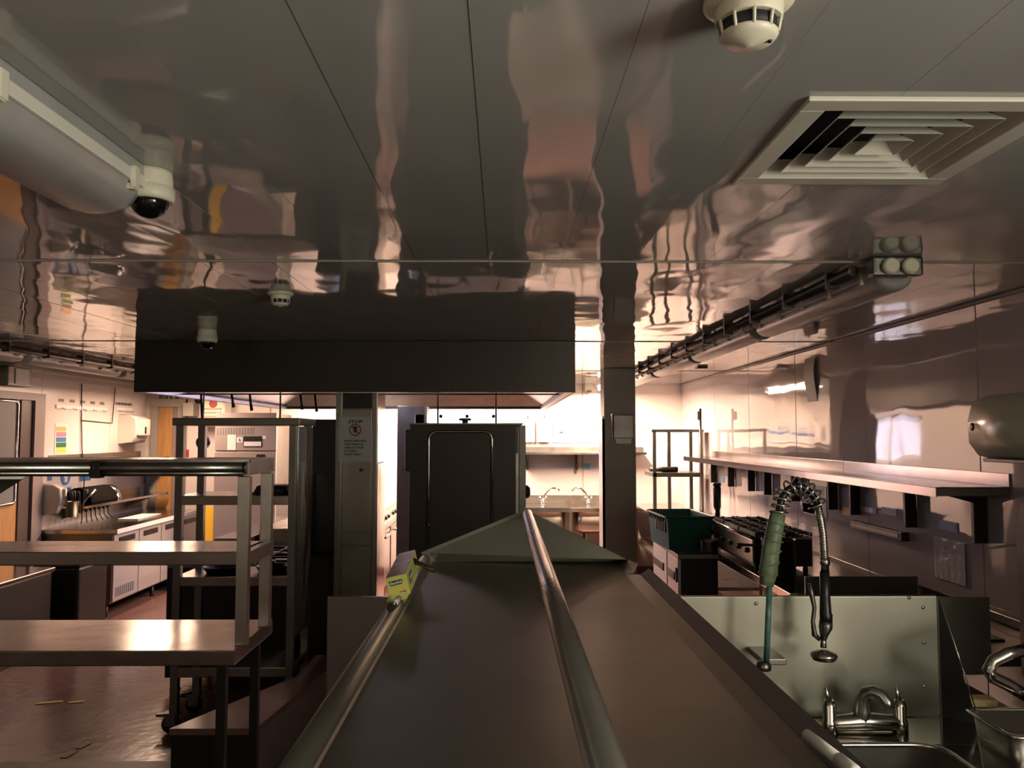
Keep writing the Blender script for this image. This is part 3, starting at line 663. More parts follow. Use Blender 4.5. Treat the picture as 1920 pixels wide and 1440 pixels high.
sheet('paper_strip', (1512, 673), (1532, 752), 'paper', 'long curled paper strip hanging high on the right wall', 'paper', .02, .003, .012)
# small speaker
a = R(1308, 672, 1327, 691, 7.6)
sp_ = thing('wall_speaker', 'small black speaker hanging below the right light run', 'speaker', ((a[0]+a[1])/2, 7.65, a[2]))
obj('cabinet', MB().poly([(a[0], 7.6, a[2]), (a[1], 7.6, a[2]), (a[1], 7.6, a[3]), (a[0]+.03, 7.6, a[3]), (a[0], 7.6, a[3]-.03)], (0, .1, 0)), 'black', sp_)
obj('bracket', T([(a[1]-.02, 7.65, a[3]), (a[1]-.02, 7.65, H)], .006, 8), 'iron', sp_)
# towel dispenser right edge
dz0, dz1 = U(0, 862, Y=3.5).z, U(0, 738, Y=3.5).z
ds = thing('towel_dispenser', 'large white, olive-lit paper towel dispenser at the right edge of the picture', 'dispenser', (2.13, 3.4, dz0))
ls = []
ya, yb = 3.16, 3.62
sec = [(XR-.01, dz1), (2.14, dz1), (2.07, dz1-.03), (2.045, dz1-.12), (2.05, dz0+.07), (2.09, dz0+.015), (2.14, dz0), (XR-.01, dz0)]
mb = MB()
for y, s_ in ((ya, .9), (ya+.02, 1), (yb-.02, 1), (yb, .9)):
    cxm, czm = XR-.01, (dz0+dz1)/2
    ls.append([(cxm+(x-cxm)*s_, y, czm+(z-czm)*s_) for x, z in sec])
obj('cover', loops(mb, ls, True, True), 'olive', ds)
obj('key_slot', L([(.018, 0), (.016, -.004), (.008, -.005)], (2.044, 3.56, (dz0+dz1)/2), 18, 'x'), 'black', ds)
obj('towel_mouth', B(2.09, 2.2, ya+.05, yb-.05, dz0-.012, dz0+.004, bev=.003), 'black', ds)
# ================================================================== RIGHT COUNTERS
def counter(name, label, x0, x1, y0, y1, z, mtop='gsteel', th=.05, legs=True, und=None, upst=None, cat='counter', front='left'):
    t = thing(name, label, cat, ((x0+x1)/2, (y0+y1)/2, 0))
    obj('worktop', B(x0, x1, y0, y1, z-th, z, bev=.004), mtop, t)
    if legs:
        for x in (x0+.03, x1-.03):
            for y in (y0+.03, y1-.03): obj('leg', B(x-.02, x+.02, y-.02, y+.02, 0, z-th, bev=.003), 'steel', t)
    if und: obj('undershelf', B(x0+.02, x1-.02, y0+.02, y1-.02, und-.03, und, bev=.003), 'steel', t)
    if upst: obj('upstand', B(x1-.012, x1, y0, y1, z, z+upst, bev=.002), 'gsteel', t)
    return t
counter('steel_counter', 'narrow stainless counter carrying the gas hob on the right wall', 1.54, 2.2, 4.45, 6.88, .9)
t = counter('sink_counter', 'dark steel sink counter behind the splashback on the right', 1.54, 2.22, 3.3, 4.40, .88, mtop='dsteel', upst=.075)
obj('bowl_surround', B(1.62, 2.12, 3.5, 4.2, .881, .888, bev=.003), 'iron', t)
obj('end_upstand', B(1.60, 2.2, 4.385, 4.4, .88, 1.0, bev=.003), 'dsteel', t)
counter('prep_table', 'long pale prep table along the far right wall', 1.60, 2.2, 6.95, 10.25, .9, mtop='gsteel', und=.47)
# undercounter fridge with 2 doors
ug = thing('undercounter_fridge', 'undercounter fridge with two pale doors below the green crate', 'fridge', (1.45, 6.4, 0))
obj('cabinet', B(1.27, 1.53, 5.9, 6.9, .08, .87), 'iron', ug)
obj('worktop', B(1.24, 1.535, 5.87, 6.92, .87, .9, bev=.003), 'dsteel', ug)
for i, (a, b) in enumerate(((5.9, 6.27), (6.31, 6.86))):
    d = obj('door', B(1.245, 1.268, a, b, .12, .865, bev=.004), 'fridge', ug)
    obj('handle', B(1.236, 1.246, a+.10, b-.06, .70, .76, bev=.003), 'black', d)
for x in (1.3, 1.5):
    for y in (5.95, 6.85): obj('foot', L([(.02, 0), (.015, .02), (.015, .08)], (x, y, 0), 10), 'black', ug)
obj('hinge_tab', B(1.232, 1.245, 5.91, 5.94, .70, .80, bev=.003), 'iron', ug)
# crate
cr = thing('plastic_crate', 'dark green plastic crate with blue handle end on the undercounter fridge', 'crate', (1.365, 6.40, .9)); cr.rotation_euler = (0, 0, math.radians(3.5))
def lobj(name, mb, m, p, lab=None): return obj(name, mb, m, p, label=lab, local=True)
OFF[cr.name] = (0, 0, 0)
w_, l_, h_ = .17, .30, .24
for sx in (-1, 1): lobj('side_wall', MB().poly([(sx*w_*.9, -l_*.93, 0), (sx*w_*.9, l_*.93, 0), (sx*w_, l_, h_), (sx*w_, -l_, h_)], (-sx*.005, 0, 0)), 'crateb' if sx < 0 else 'crate', cr)
for sy in (-1, 1): lobj('end_wall', MB().poly([(-w_*.9, sy*l_*.93, 0), (w_*.9, sy*l_*.93, 0), (w_, sy*l_, h_), (-w_, sy*l_, h_)], (0, -sy*.005, 0)), 'crate', cr)
lobj('base', B(-w_*.9, w_*.9, -l_*.93, l_*.93, 0, .006), 'crate', cr)
rm = rr(-w_-.012, w_+.012, -l_-.012, l_+.012, h_, .03); rm.append(rm[0])
lobj('rim', T(rm, .009, 8, cap=False), 'crate', cr)
rbm = MB()
for k in range(5): rbm.box(-w_-.004, -w_+.006, -l_+.08+k*.06, -l_+.095+k*.06, h_-.12, h_-.04)
lobj('handle_slots', rbm, 'black', cr)
lobj('grip_panel', B(-.06, .06, -l_-.006, -l_+.006, h_-.09, h_-.045, bev=.003), 'crateb', cr)
hh = MB()
for k in range(6): hh.tube([(-w_-.014, -l_+.05+k*.08, h_-.01), (-w_-.02, -l_+.07+k*.08, h_-.035), (-w_-.014, -l_+.10+k*.08, h_-.01)], .006, 6)
lobj('wire_bail', hh, 'crateb', cr)
tb = obj('plastic_tub', MB().lathe([(.05, 0), (.06, .12), (.062, .125), (.05, .128)], (0, 0, 0), 20), 'white', local=True, label='white lidded tub inside the green crate', cat='tub'); tb.location = (1.35, 6.5, .94)
# saucepan
def pan(name, label, x, y, z, r, h, hd_, m='steel', lid=False):
    t = thing(name, label, 'pan', (x, y, z))
    obj('vessel', L([(r*.94, 0), (r, .012), (r, h), (r*1.03, h+.003), (r*.97, h+.003), (r*.96, .012), (r*.9, .006)], (x, y, z), 28), m, t)
    d = Vector((math.cos(math.radians(hd_)), math.sin(math.radians(hd_)), 0)); c = Vector((x, y, z+h*.8))
    obj('handle', T([c+d*r, c+d*(r+.04)+Vector((0, 0, .012)), c+d*(r+.17)+Vector((0, 0, .02))], [.006, .007, .011], 10), 'black' if m != 'steel' else m, t)
    return t
pan('saucepan', 'small steel saucepan on the undercounter fridge beside the crate', 1.49, 5.99, .9, .068, .085, -10, 'gsteel')
pan('stock_pot', 'black stock pot in front of the gas hob on the right', 1.66, 4.98, .9, .10, .22, 190, 'iron')
# hob
hx0, hx1, hy0, hy1, hz = 1.565, 1.93, 5.15, 6.30, 1.13
hbk = thing('countertop_gas_hob', 'steel six burner gas hob on the right counter', 'hob', ((hx0+hx1)/2, (hy0+hy1)/2, .9))
obj('body', B(hx0, hx1, hy0, hy1, .93, hz-.03, bev=.005), 'iron', hbk)
obj('front_panel', B(hx0-.012, hx0, hy0, hy1, .95, hz-.035, bev=.003), 'steel', hbk)
obj('front_rail', T([(hx0-.01, hy0, hz-.022), (hx0-.01, hy1, hz-.022)], .012, 12), 'gsteel', hbk)
obj('spill_tray', B(hx0+.004, hx1, hy0, hy1, hz-.03, hz-.02), 'gsteel', hbk)
for x in (hx0+.03, hx1-.03):
    for y in (hy0+.05, hy1-.05): obj('foot', L([(.018, 0), (.014, .03)], (x, y, .9), 10), 'black', hbk)
for i in range(3):
    for j in range(2):
        cx, cy = hx0+.10+j*.19, hy0+.20+i*.375
        gr = MB()
        for k in (-1, 0, 1): gr.box(cx-.085, cx+.085, cy+k*.09-.006, cy+k*.09+.006, hz-.01, hz+.004)
        for k in (-1, 1): gr.box(cx+k*.08-.006, cx+k*.08+.006, cy-.17, cy+.17, hz-.018, hz+.004)
        gr.box(cx-.006, cx+.006, cy-.17, cy+.17, hz-.008, hz+.004)
        obj('pan_support', gr, 'iron', hbk)
        obj('burner', L([(.045, -.018), (.045, -.006), (.028, -.002), (.026, .001)], (cx, cy, hz), 20), 'iron', hbk)
for i in range(6):
    obj('knob', L([(.018, 0), (.016, -.02), (.008, -.021)], (hx0-.012, hy0+.1+i*.185, 1.02), 12, 'x'), 'black', hbk)
# stick blender standing, taps
v = U(1345, 962, Y=7.1); zb = .9
sb = thing('stick_blender', 'tall black stick blender standing behind the hob', 'blender', (v.x, 7.1, .9))
obj('shaft', T([(v.x, 7.1, .9), (v.x, 7.1, 1.10)], [.03, .022], 14), 'black', sb)
obj('motor_body', T([(v.x, 7.1, 1.10), (v.x, 7.1, 1.13), (v.x, 7.1, 1.29), (v.x, 7.1, 1.31)], [.022, .032, .034, .026], 14), 'black', sb)
obj('top_cap', T([(v.x, 7.1, 1.31), (v.x, 7.1, 1.335)], [.036, .034], 14), 'black', sb)
def lever_tap(label, px, py, Y, z, k=1, d=-1):
    v = U(px, py, Y=Y)
    t = thing('swan_neck_tap', label, 'tap', (v.x, Y, z))
    obj('base', L([(.03*k, 0), (.028*k, .02*k), (.018*k, .03*k), (.016*k, .06*k)], (v.x, Y, z), 16), 'chrome', t)
    obj('spout', T([(v.x, Y, z+.05*k), (v.x+d*.03*k, Y, z+.12*k), (v.x+d*.08*k, Y, z+.165*k), (v.x+d*.14*k, Y, z+.17*k), (v.x+d*.17*k, Y, z+.155*k), (v.x+d*.172*k, Y, z+.13*k)], [.013*k, .012*k, .011*k, .010*k, .010*k, .012*k], 12), 'chrome', t)
    for s_ in (-1, 1):
        obj('valve_head', T([(v.x, Y, z+.03*k), (v.x+s_*.03*k, Y-.01, z+.05*k), (v.x+s_*.034*k, Y-.012, z+.085*k)], [.01*k, .014*k, .010*k], 10), 'chrome', t)
    return t
lever_tap('curved tap behind the hob on the prep table', 1333, 965, 7.4, .9, .95)
lever_tap('dark swan neck tap just above the sink splashback', 1700, 1108, 3.75, .88, .85)
# steel rack on the far prep table
rk = thing('table_rack', 'open steel rack standing on the far prep table', 'rack', (1.92, 9.2, .9))
rx0, rx1 = U(1224, 815, Y=8.9).x, U(1312, 815, Y=8.9).x
zt_ = U(0, 805, Y=8.9).z; zs = U(0, 889, Y=8.9).z
for x in (rx0, rx1):
    for y in (8.9, 9.4):
        xx = x+(.26 if y > 9 and x < 1.8 else 0)
        obj('post', B(xx, xx+.035, y, y+.035, .9, zt_-.02), 'dsteel', rk)
obj('shelf', B(rx0, rx1+.035, 8.9, 9.435, zs-.035, zs+.01, bev=.003), 'dsteel', rk)
obj('top_shelf', B(rx0-.01, rx1+.045, 8.9, 9.435, zt_-.03, zt_, bev=.003), 'dsteel', rk)
bl = thing('rolling_pin_blender', 'black hand blender lying on the middle shelf of the steel rack', 'blender', (rx0+.1, 9.1, zs+.01))
obj('body', T([(rx0-.02, 9.0, zs+.04), (rx0+.12, 9.05, zs+.04), (rx0+.13, 9.05, zs+.04), (rx0+.30, 9.1, zs+.04)], [.022, .026, .030, .030], 14), 'black', bl)
bl.name = 'hand_blender'
a = U(1313, 766, Y=8.6); b = U(1316, 915, Y=8.6)
pb_ = thing('pole', 'tall thin pole leaning upright beside the steel rack', 'pole', (b.x, 8.6, .9))
obj('shaft', T([(b.x, 8.6, .9), (a.x, 8.6, a.z)], .013, 10), 'dsteel', pb_)
obj('hook_end', B(a.x-.035, a.x-.012, 8.58, 8.62, a.z-.12, a.z-.03, bev=.004), 'dsteel', pb_)
# ================================================================== FAR WALL: sinks, shelf, boards
fs = thing('double_sink_unit', 'double bowl steel sink unit against the far wall', 'sink', (.65, 10.0, 0))
sx0, sx1 = .1, 1.57; sz_ = .9
obj('worktop', B(sx0, sx1, 9.62, 10.28, sz_-.05, sz_, bev=.004), 'gsteel', fs)
obj('upstand', B(sx0, sx1, 10.27, 10.285, sz_, sz_+.10, bev=.002), 'steel', fs)
for a, b in ((.18, .72), (.86, 1.36)):
    obj('bowl', loops(MB(), [rr(a+.04, b-.04, 9.70, 10.1, sz_-.30, .05), rr(a, b, 9.66, 10.14, sz_-.26, .06), rr(a, b, 9.66, 10.14, sz_-.05, .06)], True, True), 'steel', fs)
    obj('waste_pipe', T([((a+b)/2-.1, 9.9, .6), ((a+b)/2-.1, 9.9, .42), ((a+b)/2-.02, 9.9, .36), ((a+b)/2-.02, 10.2, .36)], .022, 10), 'white', fs)
for x in (.42, 1.0, 1.2): obj('supply_pipe', T([(x, 10.2, .0), (x, 10.2, .85)], .009, 8), 'iron', fs)
for x in (sx0+.03, .79, sx1-.03):
    for y in (9.67, 10.22): obj('leg', B(x-.02, x+.02, y-.02, y+.02, 0, sz_-.05), 'steel', fs)
lever_tap('left tap of the far double sink', 1018, 930, 10.15, .9, 1.15, 1)
lever_tap('right tap of the far double sink', 1103, 930, 10.15, .9, 1.15, -1)
so = U(1008, 948, Y=10.29)
sk2 = thing('twin_socket', 'grey twin socket with plugged cables under the far sinks', 'socket', (so.x, 10.28, .74))
obj('plate', B(so.x-.08, so.x+.1, 10.285, 10.30, .72, .85, bev=.004), 'white', sk2)
obj('plug', B(so.x-.01, so.x+.04, 10.25, 10.285, .74, .80, bev=.006), 'black', sk2)
obj('cable', T([(so.x+.01, 10.26, .75), (so.x+.01, 10.25, .62), (so.x+.05, 10.26, .5)], .006, 8), 'black', sk2)
zs2 = U(0, 848, Y=10.05).z
t = thing('bracket_shelf', 'steel shelf on the far wall above the double sink', 'shelf', (.9, 10.15, zs2-.2))
obj('board', B(.15, 1.75, 10.0, 10.29, zs2-.03, zs2, bev=.003), 'gsteel', t)
obj('upstand', B(.15, 1.75, 10.28, 10.292, zs2, zs2+.06), 'steel', t)
for x in (U(1083, 815, Y=10.1).x, .3, 1.6): obj('bracket', B(x-.015, x+.015, 10.22, 10.295, zs2-.22, zs2-.03).poly([(x-.003, 10.22, zs2-.03), (x-.003, 10.04, zs2-.03), (x-.003, 10.22, zs2-.14)], (.006, 0, 0)), 'iron', t)
for i, (a, b, lab) in enumerate(((976, 1003, 'left white chopping board hung above the far sink'), (1006, 1036, 'right white chopping board hung above the far sink'))):
    q = R(a, 786, b, 829, 10.24)
    t = thing('chopping_board', lab, 'chopping board', ((q[0]+q[1])/2, 10.25, q[2]))
    obj('board', B(q[0], q[1], 10.245, 10.265, q[2], q[3], bev=.008), 'lid', t)
    obj('hook', T([((q[0]+q[1])/2, 10.255, q[3]-.01), ((q[0]+q[1])/2, 10.27, q[3]+.04), ((q[0]+q[1])/2, 10.30, q[3]+.045)], .005, 8), 'iron', t)
q = R(1037, 785, 1112, 830, 10.29)
wb = thing('whiteboard', 'small whiteboard with blue handwriting, right of the chopping boards', 'whiteboard', ((q[0]+q[1])/2, 10.29, q[2]))
obj('panel', B(q[0], q[1], 10.288, 10.298, q[2], q[3], bev=.002), 'lid', wb)
text('(;) ( ) (e)', .085, 'blue', ((q[0]+q[1])/2-.03, 10.287, U(0, 801, Y=10.29).z), FRONT, wb, 'handwriting', .3)
text('in Menu\' Removal', .07, 'blue', ((q[0]+q[1])/2, 10.287, U(0, 811, Y=10.29).z), FRONT, wb, 'handwriting', .4, bold=.002)
q = R(1092, 869, 1107, 880, 10.29)
obj('sticker', B(q[0], q[1], 10.292, 10.299, q[2], q[3]), 'lblue', label='pale blue hand washing sticker on the far wall under the shelf', cat='sticker')
v = U(1105, 722, Y=10.2)
ws = thing('wall_sensor', 'small white sensor high on the far wall beside the column', 'sensor', (v.x, 10.2, v.z-.08))
obj('body', B(v.x-.05, v.x+.04, 10.2, 10.3, v.z-.07, v.z+.05, bev=.015), 'cream', ws)
obj('lens', L([(.03, 0), (.028, -.02), (.012, -.04)], (v.x, 10.2, v.z-.07), 16), 'brown', ws)
# ================================================================== COMBI OVEN
OY = 6.0
ox0, ox1 = U(768, 815, Y=OY).x, U(986, 815, Y=OY).x; oz = U(0, 795, Y=OY).z
ov = thing('combi_oven', 'tall steel combi oven under the hood with an arched tube on its side', 'oven', ((ox0+ox1)/2, OY+.4, 0))
obj('casing', B(ox0, ox1-.05, OY, OY+.85, .62, oz, bev=.008), 'hood', ov)
obj('top_sheet', B(ox0-.004, ox1-.02, OY-.004, OY+.85, oz-.004, oz+.008), 'dsteel', ov)
obj('front_edge', B(ox1-.05, ox1, OY+.01, OY+.84, .65, oz-.01, bev=.004), 'dsteel', ov)
obj('front_edge_strip', B(ox1-.075, ox1-.052, OY-.006, OY, .9, oz-.02, bev=.002), 'steel', ov)
obj('stand', B(ox0+.03, ox1-.08, OY+.03, OY+.8, .1, .61), 'dsteel', ov)
for x in (ox0+.07, ox1-.12):
    for y in (OY+.07, OY+.76): obj('foot', L([(.025, 0), (.018, .02), (.018, .1)], (x, y, 0), 10), 'steel', ov)
ax0, ax1 = U(805, 815, Y=OY).x, U(923, 815, Y=OY).x; az1 = U(0, 809, Y=OY).z
r_ = .06
al = [(ax0-.008, OY-.02, U(0, 1024, Y=OY).z)] + [(ax0, OY-.02, az1-r_-.3), (ax0, OY-.02, az1-r_)] + arc((ax0+r_, OY-.02, az1-r_), r_, 180, 90, 6)[1:] + arc((ax1-r_, OY-.02, az1-r_), r_, 90, 0, 6) + [(ax1, OY-.02, U(0, 1024, Y=OY).z)]
obj('side_tube', T(al, .0095, 10), 'chrome', ov)
for x, z in ((ax0, 1.5), (ax1, 1.5), (ax0, 1.1), (ax1, 1.1)): obj('tube_mount', T([(x, OY-.02, z), (x, OY+.002, z)], .008, 8), 'chrome', ov)
v = U(787, 785, Y=OY+.25)
obj('flue', L([(.045, 0), (.04, .012), (.036, .014), (.036, .07), (.03, .075)], (v.x, OY+.25, oz), 20), 'black', ov)
v = U(872, 790, Y=OY+.25)
obj('vent_cap', L([(.03, 0), (.022, .005), (.022, .028), (.048, .03), (.048, .044), (.04, .048)], (v.x, OY+.25, oz), 22), 'dsteel', ov)
obj('side_box', B(ox0-.045, ox0, OY+.1, OY+.4, U(0, 886, Y=OY).z, U(0, 805, Y=OY).z, bev=.012), 'black', ov)
obj('control_knob', L([(.05, 0), (.048, .02), (.03, .035)], (ox1, OY+.12, U(0, 925, Y=OY).z), 18, 'x'), 'black', ov)
obj('rating_label', B(ox1-.073, ox1-.056, OY-.008, OY-.006, U(0, 850, Y=OY).z, U(0, 800, Y=OY).z), 'board', ov)
# ================================================================== COOKING ISLAND
isl = thing('cooking_range_row', 'row of steel ranges with worn fronts running back beside the pillar', 'range', (-1.7, 8.0, 0))
fX = -1.27
obj('carcass', B(-2.05, fX-.01, 7.0, 10.1, .1, .93), 'steel', isl)
obj('hot_top', B(-2.05, fX+.01, 7.0, 10.1, .93, .96, bev=.004), 'steel', isl)
obj('control_fascia', MB().poly([(fX-.01, 7.0, .93), (fX+.03, 7.0, .80), (fX-.01, 7.0, .80)], (0, 3.1, 0)), 'steel', isl)
for i in range(4):
    y = 7.02+i*.77
    d = obj('oven_door', B(fX-.01, fX+.015, y, y+.66, .2, .72, bev=.006), 'steel', isl)
    obj('door_handle', T([(fX+.05, y+.06, .68), (fX+.05, y+.6, .68)], .012, 10).tube([(fX+.01, y+.08, .68), (fX+.05, y+.08, .68)], .008, 8).tube([(fX+.01, y+.58, .68), (fX+.05, y+.58, .68)], .008, 8), 'gsteel', d)
    for k in range(3): obj('knob', L([(.022, 0), (.02, .02), (.01, .024)], (fX+.012, y+.12+k*.2, .86), 12, 'x'), 'black', isl)
for x in (-2.0, fX-.06):
    for y in (7.06, 9.04): obj('foot', L([(.022, 0), (.016, .02), (.016, .1)], (x, y, 0), 10), 'black', isl)
# tall dark appliance left of pillar
ta = thing('tall_fryer_cabinet', 'tall near-black cabinet standing left of the sign pillar', 'cabinet', (-1.33, 6.2, 0))
b_ = R(586, 786, 632, 900, 6.05)
obj('upper_body', B(b_[0], PX0-.02, 6.05, 6.7, .9, b_[3], bev=.004), 'black', ta)
b_ = R(566, 905, 626, 1100, 5.72)
obj('lower_body', B(b_[0], PX0-.02, 5.72, 6.7, .08, .9, bev=.004), 'iron', ta)
obj('side_splash', MB().poly([(b_[0], 5.74, .9), (b_[0], 6.04, .9), (b_[0], 6.04, U(0, 885, Y=5.9).z), (b_[0], 5.74, U(0, 905, Y=5.8).z)], (.02, 0, 0)), 'steel', ta)
for x in (b_[0]+.04, PX0-.06):
    for y in (5.78, 6.64): obj('foot', L([(.022, 0), (.016, .02), (.016, .08)], (x, y, 0), 10), 'black', ta)
# range with burners and flat worktop
def burners(t, x0, y0, z, nx, ny, s, pitchx, pitchy):
    for i in range(nx):
        for j in range(ny):
            cx, cy = x0+i*pitchx, y0+j*pitchy
            g_ = MB().box(cx-s, cx+s, cy-.006, cy+.006, z+.012, z+.026).box(cx-.006, cx+.006, cy-s, cy+s, z+.012, z+.026)
            for k in (-1, 1): g_.box(cx+k*s-.006, cx+k*s+.006, cy-s, cy+s, z, z+.026).box(cx-s, cx+s, cy+k*s-.006, cy+k*s+.006, z, z+.026)
            obj('pan_support', g_, 'iron', t)
            obj('burner', L([(.045, 0), (.045, .008), (.03, .013)], (cx, cy, z), 18), 'iron', t)
ra = thing('island_gas_range', 'low black gas range with burner grates behind the tall trolley', 'range', (-1.75, 6.15, 0))
obj('body', B(-2.3, b_[0]-.03, 5.72, 6.5, .1, .84, bev=.004), 'iron', ra)
obj('hob_top', B(-2.3, b_[0]-.03, 5.72, 6.5, .84, .86), 'dsteel', ra)
burners(ra, -2.08, 5.93, .86, 2, 2, .16, .42, .36)
for x in (-2.24, b_[0]-.1):
    for y in (5.8, 6.42): obj('foot', L([(.022, 0), (.016, .02), (.016, .1)], (x, y, 0), 10), 'black', ra)
sg = thing('steel_griddle_table', 'pale steel topped table behind the burner range', 'table', (-2.0, 7.5, 0))
obj('worktop', B(U(405, 815, Y=6.75).x, -2.07, 6.75, 8.6, .87, .91, bev=.004), 'gsteel', sg)
obj('dark_front', B(U(405, 815, Y=6.75).x, -2.07, 6.735, 6.75, .865, .895), 'iron', sg)
obj('cabinet', B(-2.32, -2.08, 6.8, 8.55, .1, .87), 'dsteel', sg)
for y in (6.85, 8.5): obj('foot', B(-2.3, -2.1, y-.02, y+.02, 0, .1), 'black', sg)
# hanging utensils under hood
def utensil(label, px, py0, py1, Y, kind):
    a = U(px, py0, Y=Y); b = U(px+4, py1, Y=Y)
    t = thing('hanging_utensil', label, 'utensil', (b.x, Y, b.z))
    obj('hook', T([(a.x, Y, HZ+.02), (a.x, Y, a.z-.01)], .004, 6), 'iron', t)
    obj('handle', T([(a.x, Y, a.z), (b.x, Y, b.z)], [.008, .012], 10), 'black', t)
    if kind == 'ladle': obj('ladle_bowl', L([(.02, -.03), (.045, -.02), (.055, 0), (.05, 0), (.04, -.012)], (b.x, Y, b.z-.03), 18, 'y'), 'black', t)
    return t
utensil('left of two black handled tools hanging under the hood', 434, 738, 764, 6.2, '')
utensil('right of two black handled tools hanging under the hood', 468, 738, 770, 6.2, '')
utensil('black ladle hanging left of the tall grey cabinet', 377, 740, 822, 6.2, 'ladle')
utensil('thin skimmer hanging just left of the sign pillar', 563, 738, 768, 6.2, '')
utensil('thin whisk hanging nearest the left side of the pillar', 590, 738, 772, 6.2, '')
for i, (px_, lab) in enumerate(((821, 'left drop cable from the hood to the oven'), (930, 'right drop cable from the hood to the oven'), (525, 'thin drop rod from the hood beside the trolley top'), (381, 'thin drop rod from the hood left end'))):
    v = U(px_, 790, Y=6.3+.1*i)
    obj('drop_rod', T([(v.x, v.y, oz if i < 2 else 1.87), (v.x, v.y, HZ+.3)], .007, 8), 'dsteel', label=lab, cat='rod')
# ================================================================== LEFT: GANTRY COUNTER (front)
gq = thing('servery_counter', 'front left steel counter with a two tier gantry above it', 'counter', (-2.4, 3.6, 0))
gx1 = -1.06
obj('countertop', B(-4.0, gx1, 3.31, 3.86, .84, .9, bev=.004), 'worn', gq)
for x in (-1.12, -3.9):
    for y in (3.36, 3.80): obj('leg', B(x-.018, x+.018, y-.018, y+.018, 0, .84), 'iron', gq)
for x, y in ((gx1, 3.40), (gx1, 3.72), (-3.9, 3.40), (-3.9, 3.72)):
    obj('post', B(x-.022, x+.026, y-.02, y+.02, .9, 1.58, bev=.003), 'steel', gq)
zm = 1.275
obj('lower_shelf', B(-4.0, gx1+.0, 3.385, 3.735, zm-.055, zm, bev=.004), 'worn', gq)
obj('lower_end_beam', B(gx1-.02, gx1+.03, 3.40, 3.74, zm-.055, zm+.0), 'steel', gq)
zg0, zg1 = 1.585, 1.648
obj('top_shelf', B(-4.0, gx1+.026, 3.375, 3.745, zg0, zg1, bev=.003), 'steel', gq)
obj('top_edge', B(-4.0, gx1+.03, 3.36, 3.376, zg1-.012, zg1+.002), 'worn', gq)
lx1 = U(459, 815, Y=3.35).x; lxm = U(184, 815, Y=3.35).x
for a, b in ((-3.9, lxm-.012), (lxm+.012, lx1)):
    obj('lamp_tube', T([(a, 3.352, (zg0+zg1)/2), (b, 3.352, (zg0+zg1)/2)], .022, 14).tube([(a, 3.352, (zg0+zg1)/2-.0225), (b, 3.352, (zg0+zg1)/2-.0225)], .012, 10), 'steel', gq)
    obj('lamp_end', T([(b, 3.352, (zg0+zg1)/2), (b+.010, 3.352, (zg0+zg1)/2)], .024, 14), 'black', gq)
obj('lamp_clamp', B(lxm-.02, lxm+.02, 3.33, 3.375, zg0-.01, zg1-.005, bev=.004), 'iron', gq)
obj('sneeze_guard', MB().poly([U(-40, 893, Y=3.4), U(50, 893, Y=3.5), U(0, 925, Y=3.42), U(-40, 945, Y=3.4)], (0, .006, 0)), 'dsteel', gq)
# low bench bottom-left
lbn = thing('low_bench', 'low dark steel bench standing on the floor beside the tray unit', 'bench', (-1.2, 4.6, 0))
lz = .36
obj('bench_top', MB().poly([(-1.58, 4.0, lz-.03), (-1.17, 4.0, lz-.03), (-1.0, 5.3, lz-.03), (-1.19, 5.3, lz-.03), (-1.19, 4.85, lz-.03)], (0, 0, .03)), 'brown', lbn)
for x, y in ((-1.55, 4.03), (-1.2, 4.03), (-1.04, 5.25), (-1.24, 4.7)): obj('leg', B(x-.02, x+.02, y-.02, y+.02, 0, lz-.03), 'dsteel', lbn)
obj('apron', B(-1.57, -1.18, 4.005, 4.02, .06, lz-.03), 'iron', lbn)
obj('side_apron', MB().poly([(-1.17, 4.02, .06), (-1.0, 5.28, .06), (-1.0, 5.28, lz-.03), (-1.17, 4.02, lz-.03)], (-.012, 0, 0)), 'dsteel', lbn)
# tall trolley
tq = thing('rack_trolley', 'tall steel shelf trolley on castors with a shiny side sheet, behind the gantry', 'trolley', (-1.6, 5.15, 0))
tx0, tx1, ty0, ty1 = -1.955, -1.235, 4.94, 5.34
ztp = 1.85
obj('top_shelf', B(tx0-.02, tx1+.02, ty0-.01, ty1+.01, ztp-.045, ztp, bev=.005), 'psteel', tq)
for x in (tx0, tx1-.045):
    for y in (ty0, ty1-.045): obj('post', B(x, x+.045, y, y+.045, .10, ztp-.04, bev=.003), 'psteel', tq)
for z in (U(0, 930, Y=ty0).z, U(0, 1083, Y=ty0).z, .38):
    obj('shelf', B(tx0+.01, tx1-.01, ty0+.004, ty1-.004, z-.055, z, bev=.004), 'worn', tq)
obj('side_sheet', B(tx1, tx1+.006, ty0+.03, ty1, .55, ztp-.05, bev=.001), mat('wavy_steel', (.5, .48, .5), .10, 1, bump=.012, bscale=5, stretch=(1, 1, .35)), tq)
for x, y in ((tx0+.022, ty0+.02), (tx1-.02, ty0+.02), (tx0+.022, ty1-.02), (tx1-.02, ty1-.02)):
    c = obj('castor', L([(.018, -.016), (.052, -.014), (.055, 0), (.052, .014), (.018, .016)], (x-.015, y, .055), 22, 'y'), 'black', tq)
    obj('castor_fork', B(x-.045, x+.017, y-.028, y-.019, .05, .115).box(x-.045, x+.017, y+.019, y+.028, .05, .115).box(x-.055, x+.03, y-.03, y+.03, .11, .122), 'dsteel', c)
    obj('brake_pedal', B(x-.10, x-.04, y-.02, y+.02, .10, .115, bev=.004), 'black', c)
z1 = U(0, 1083, Y=ty0).z
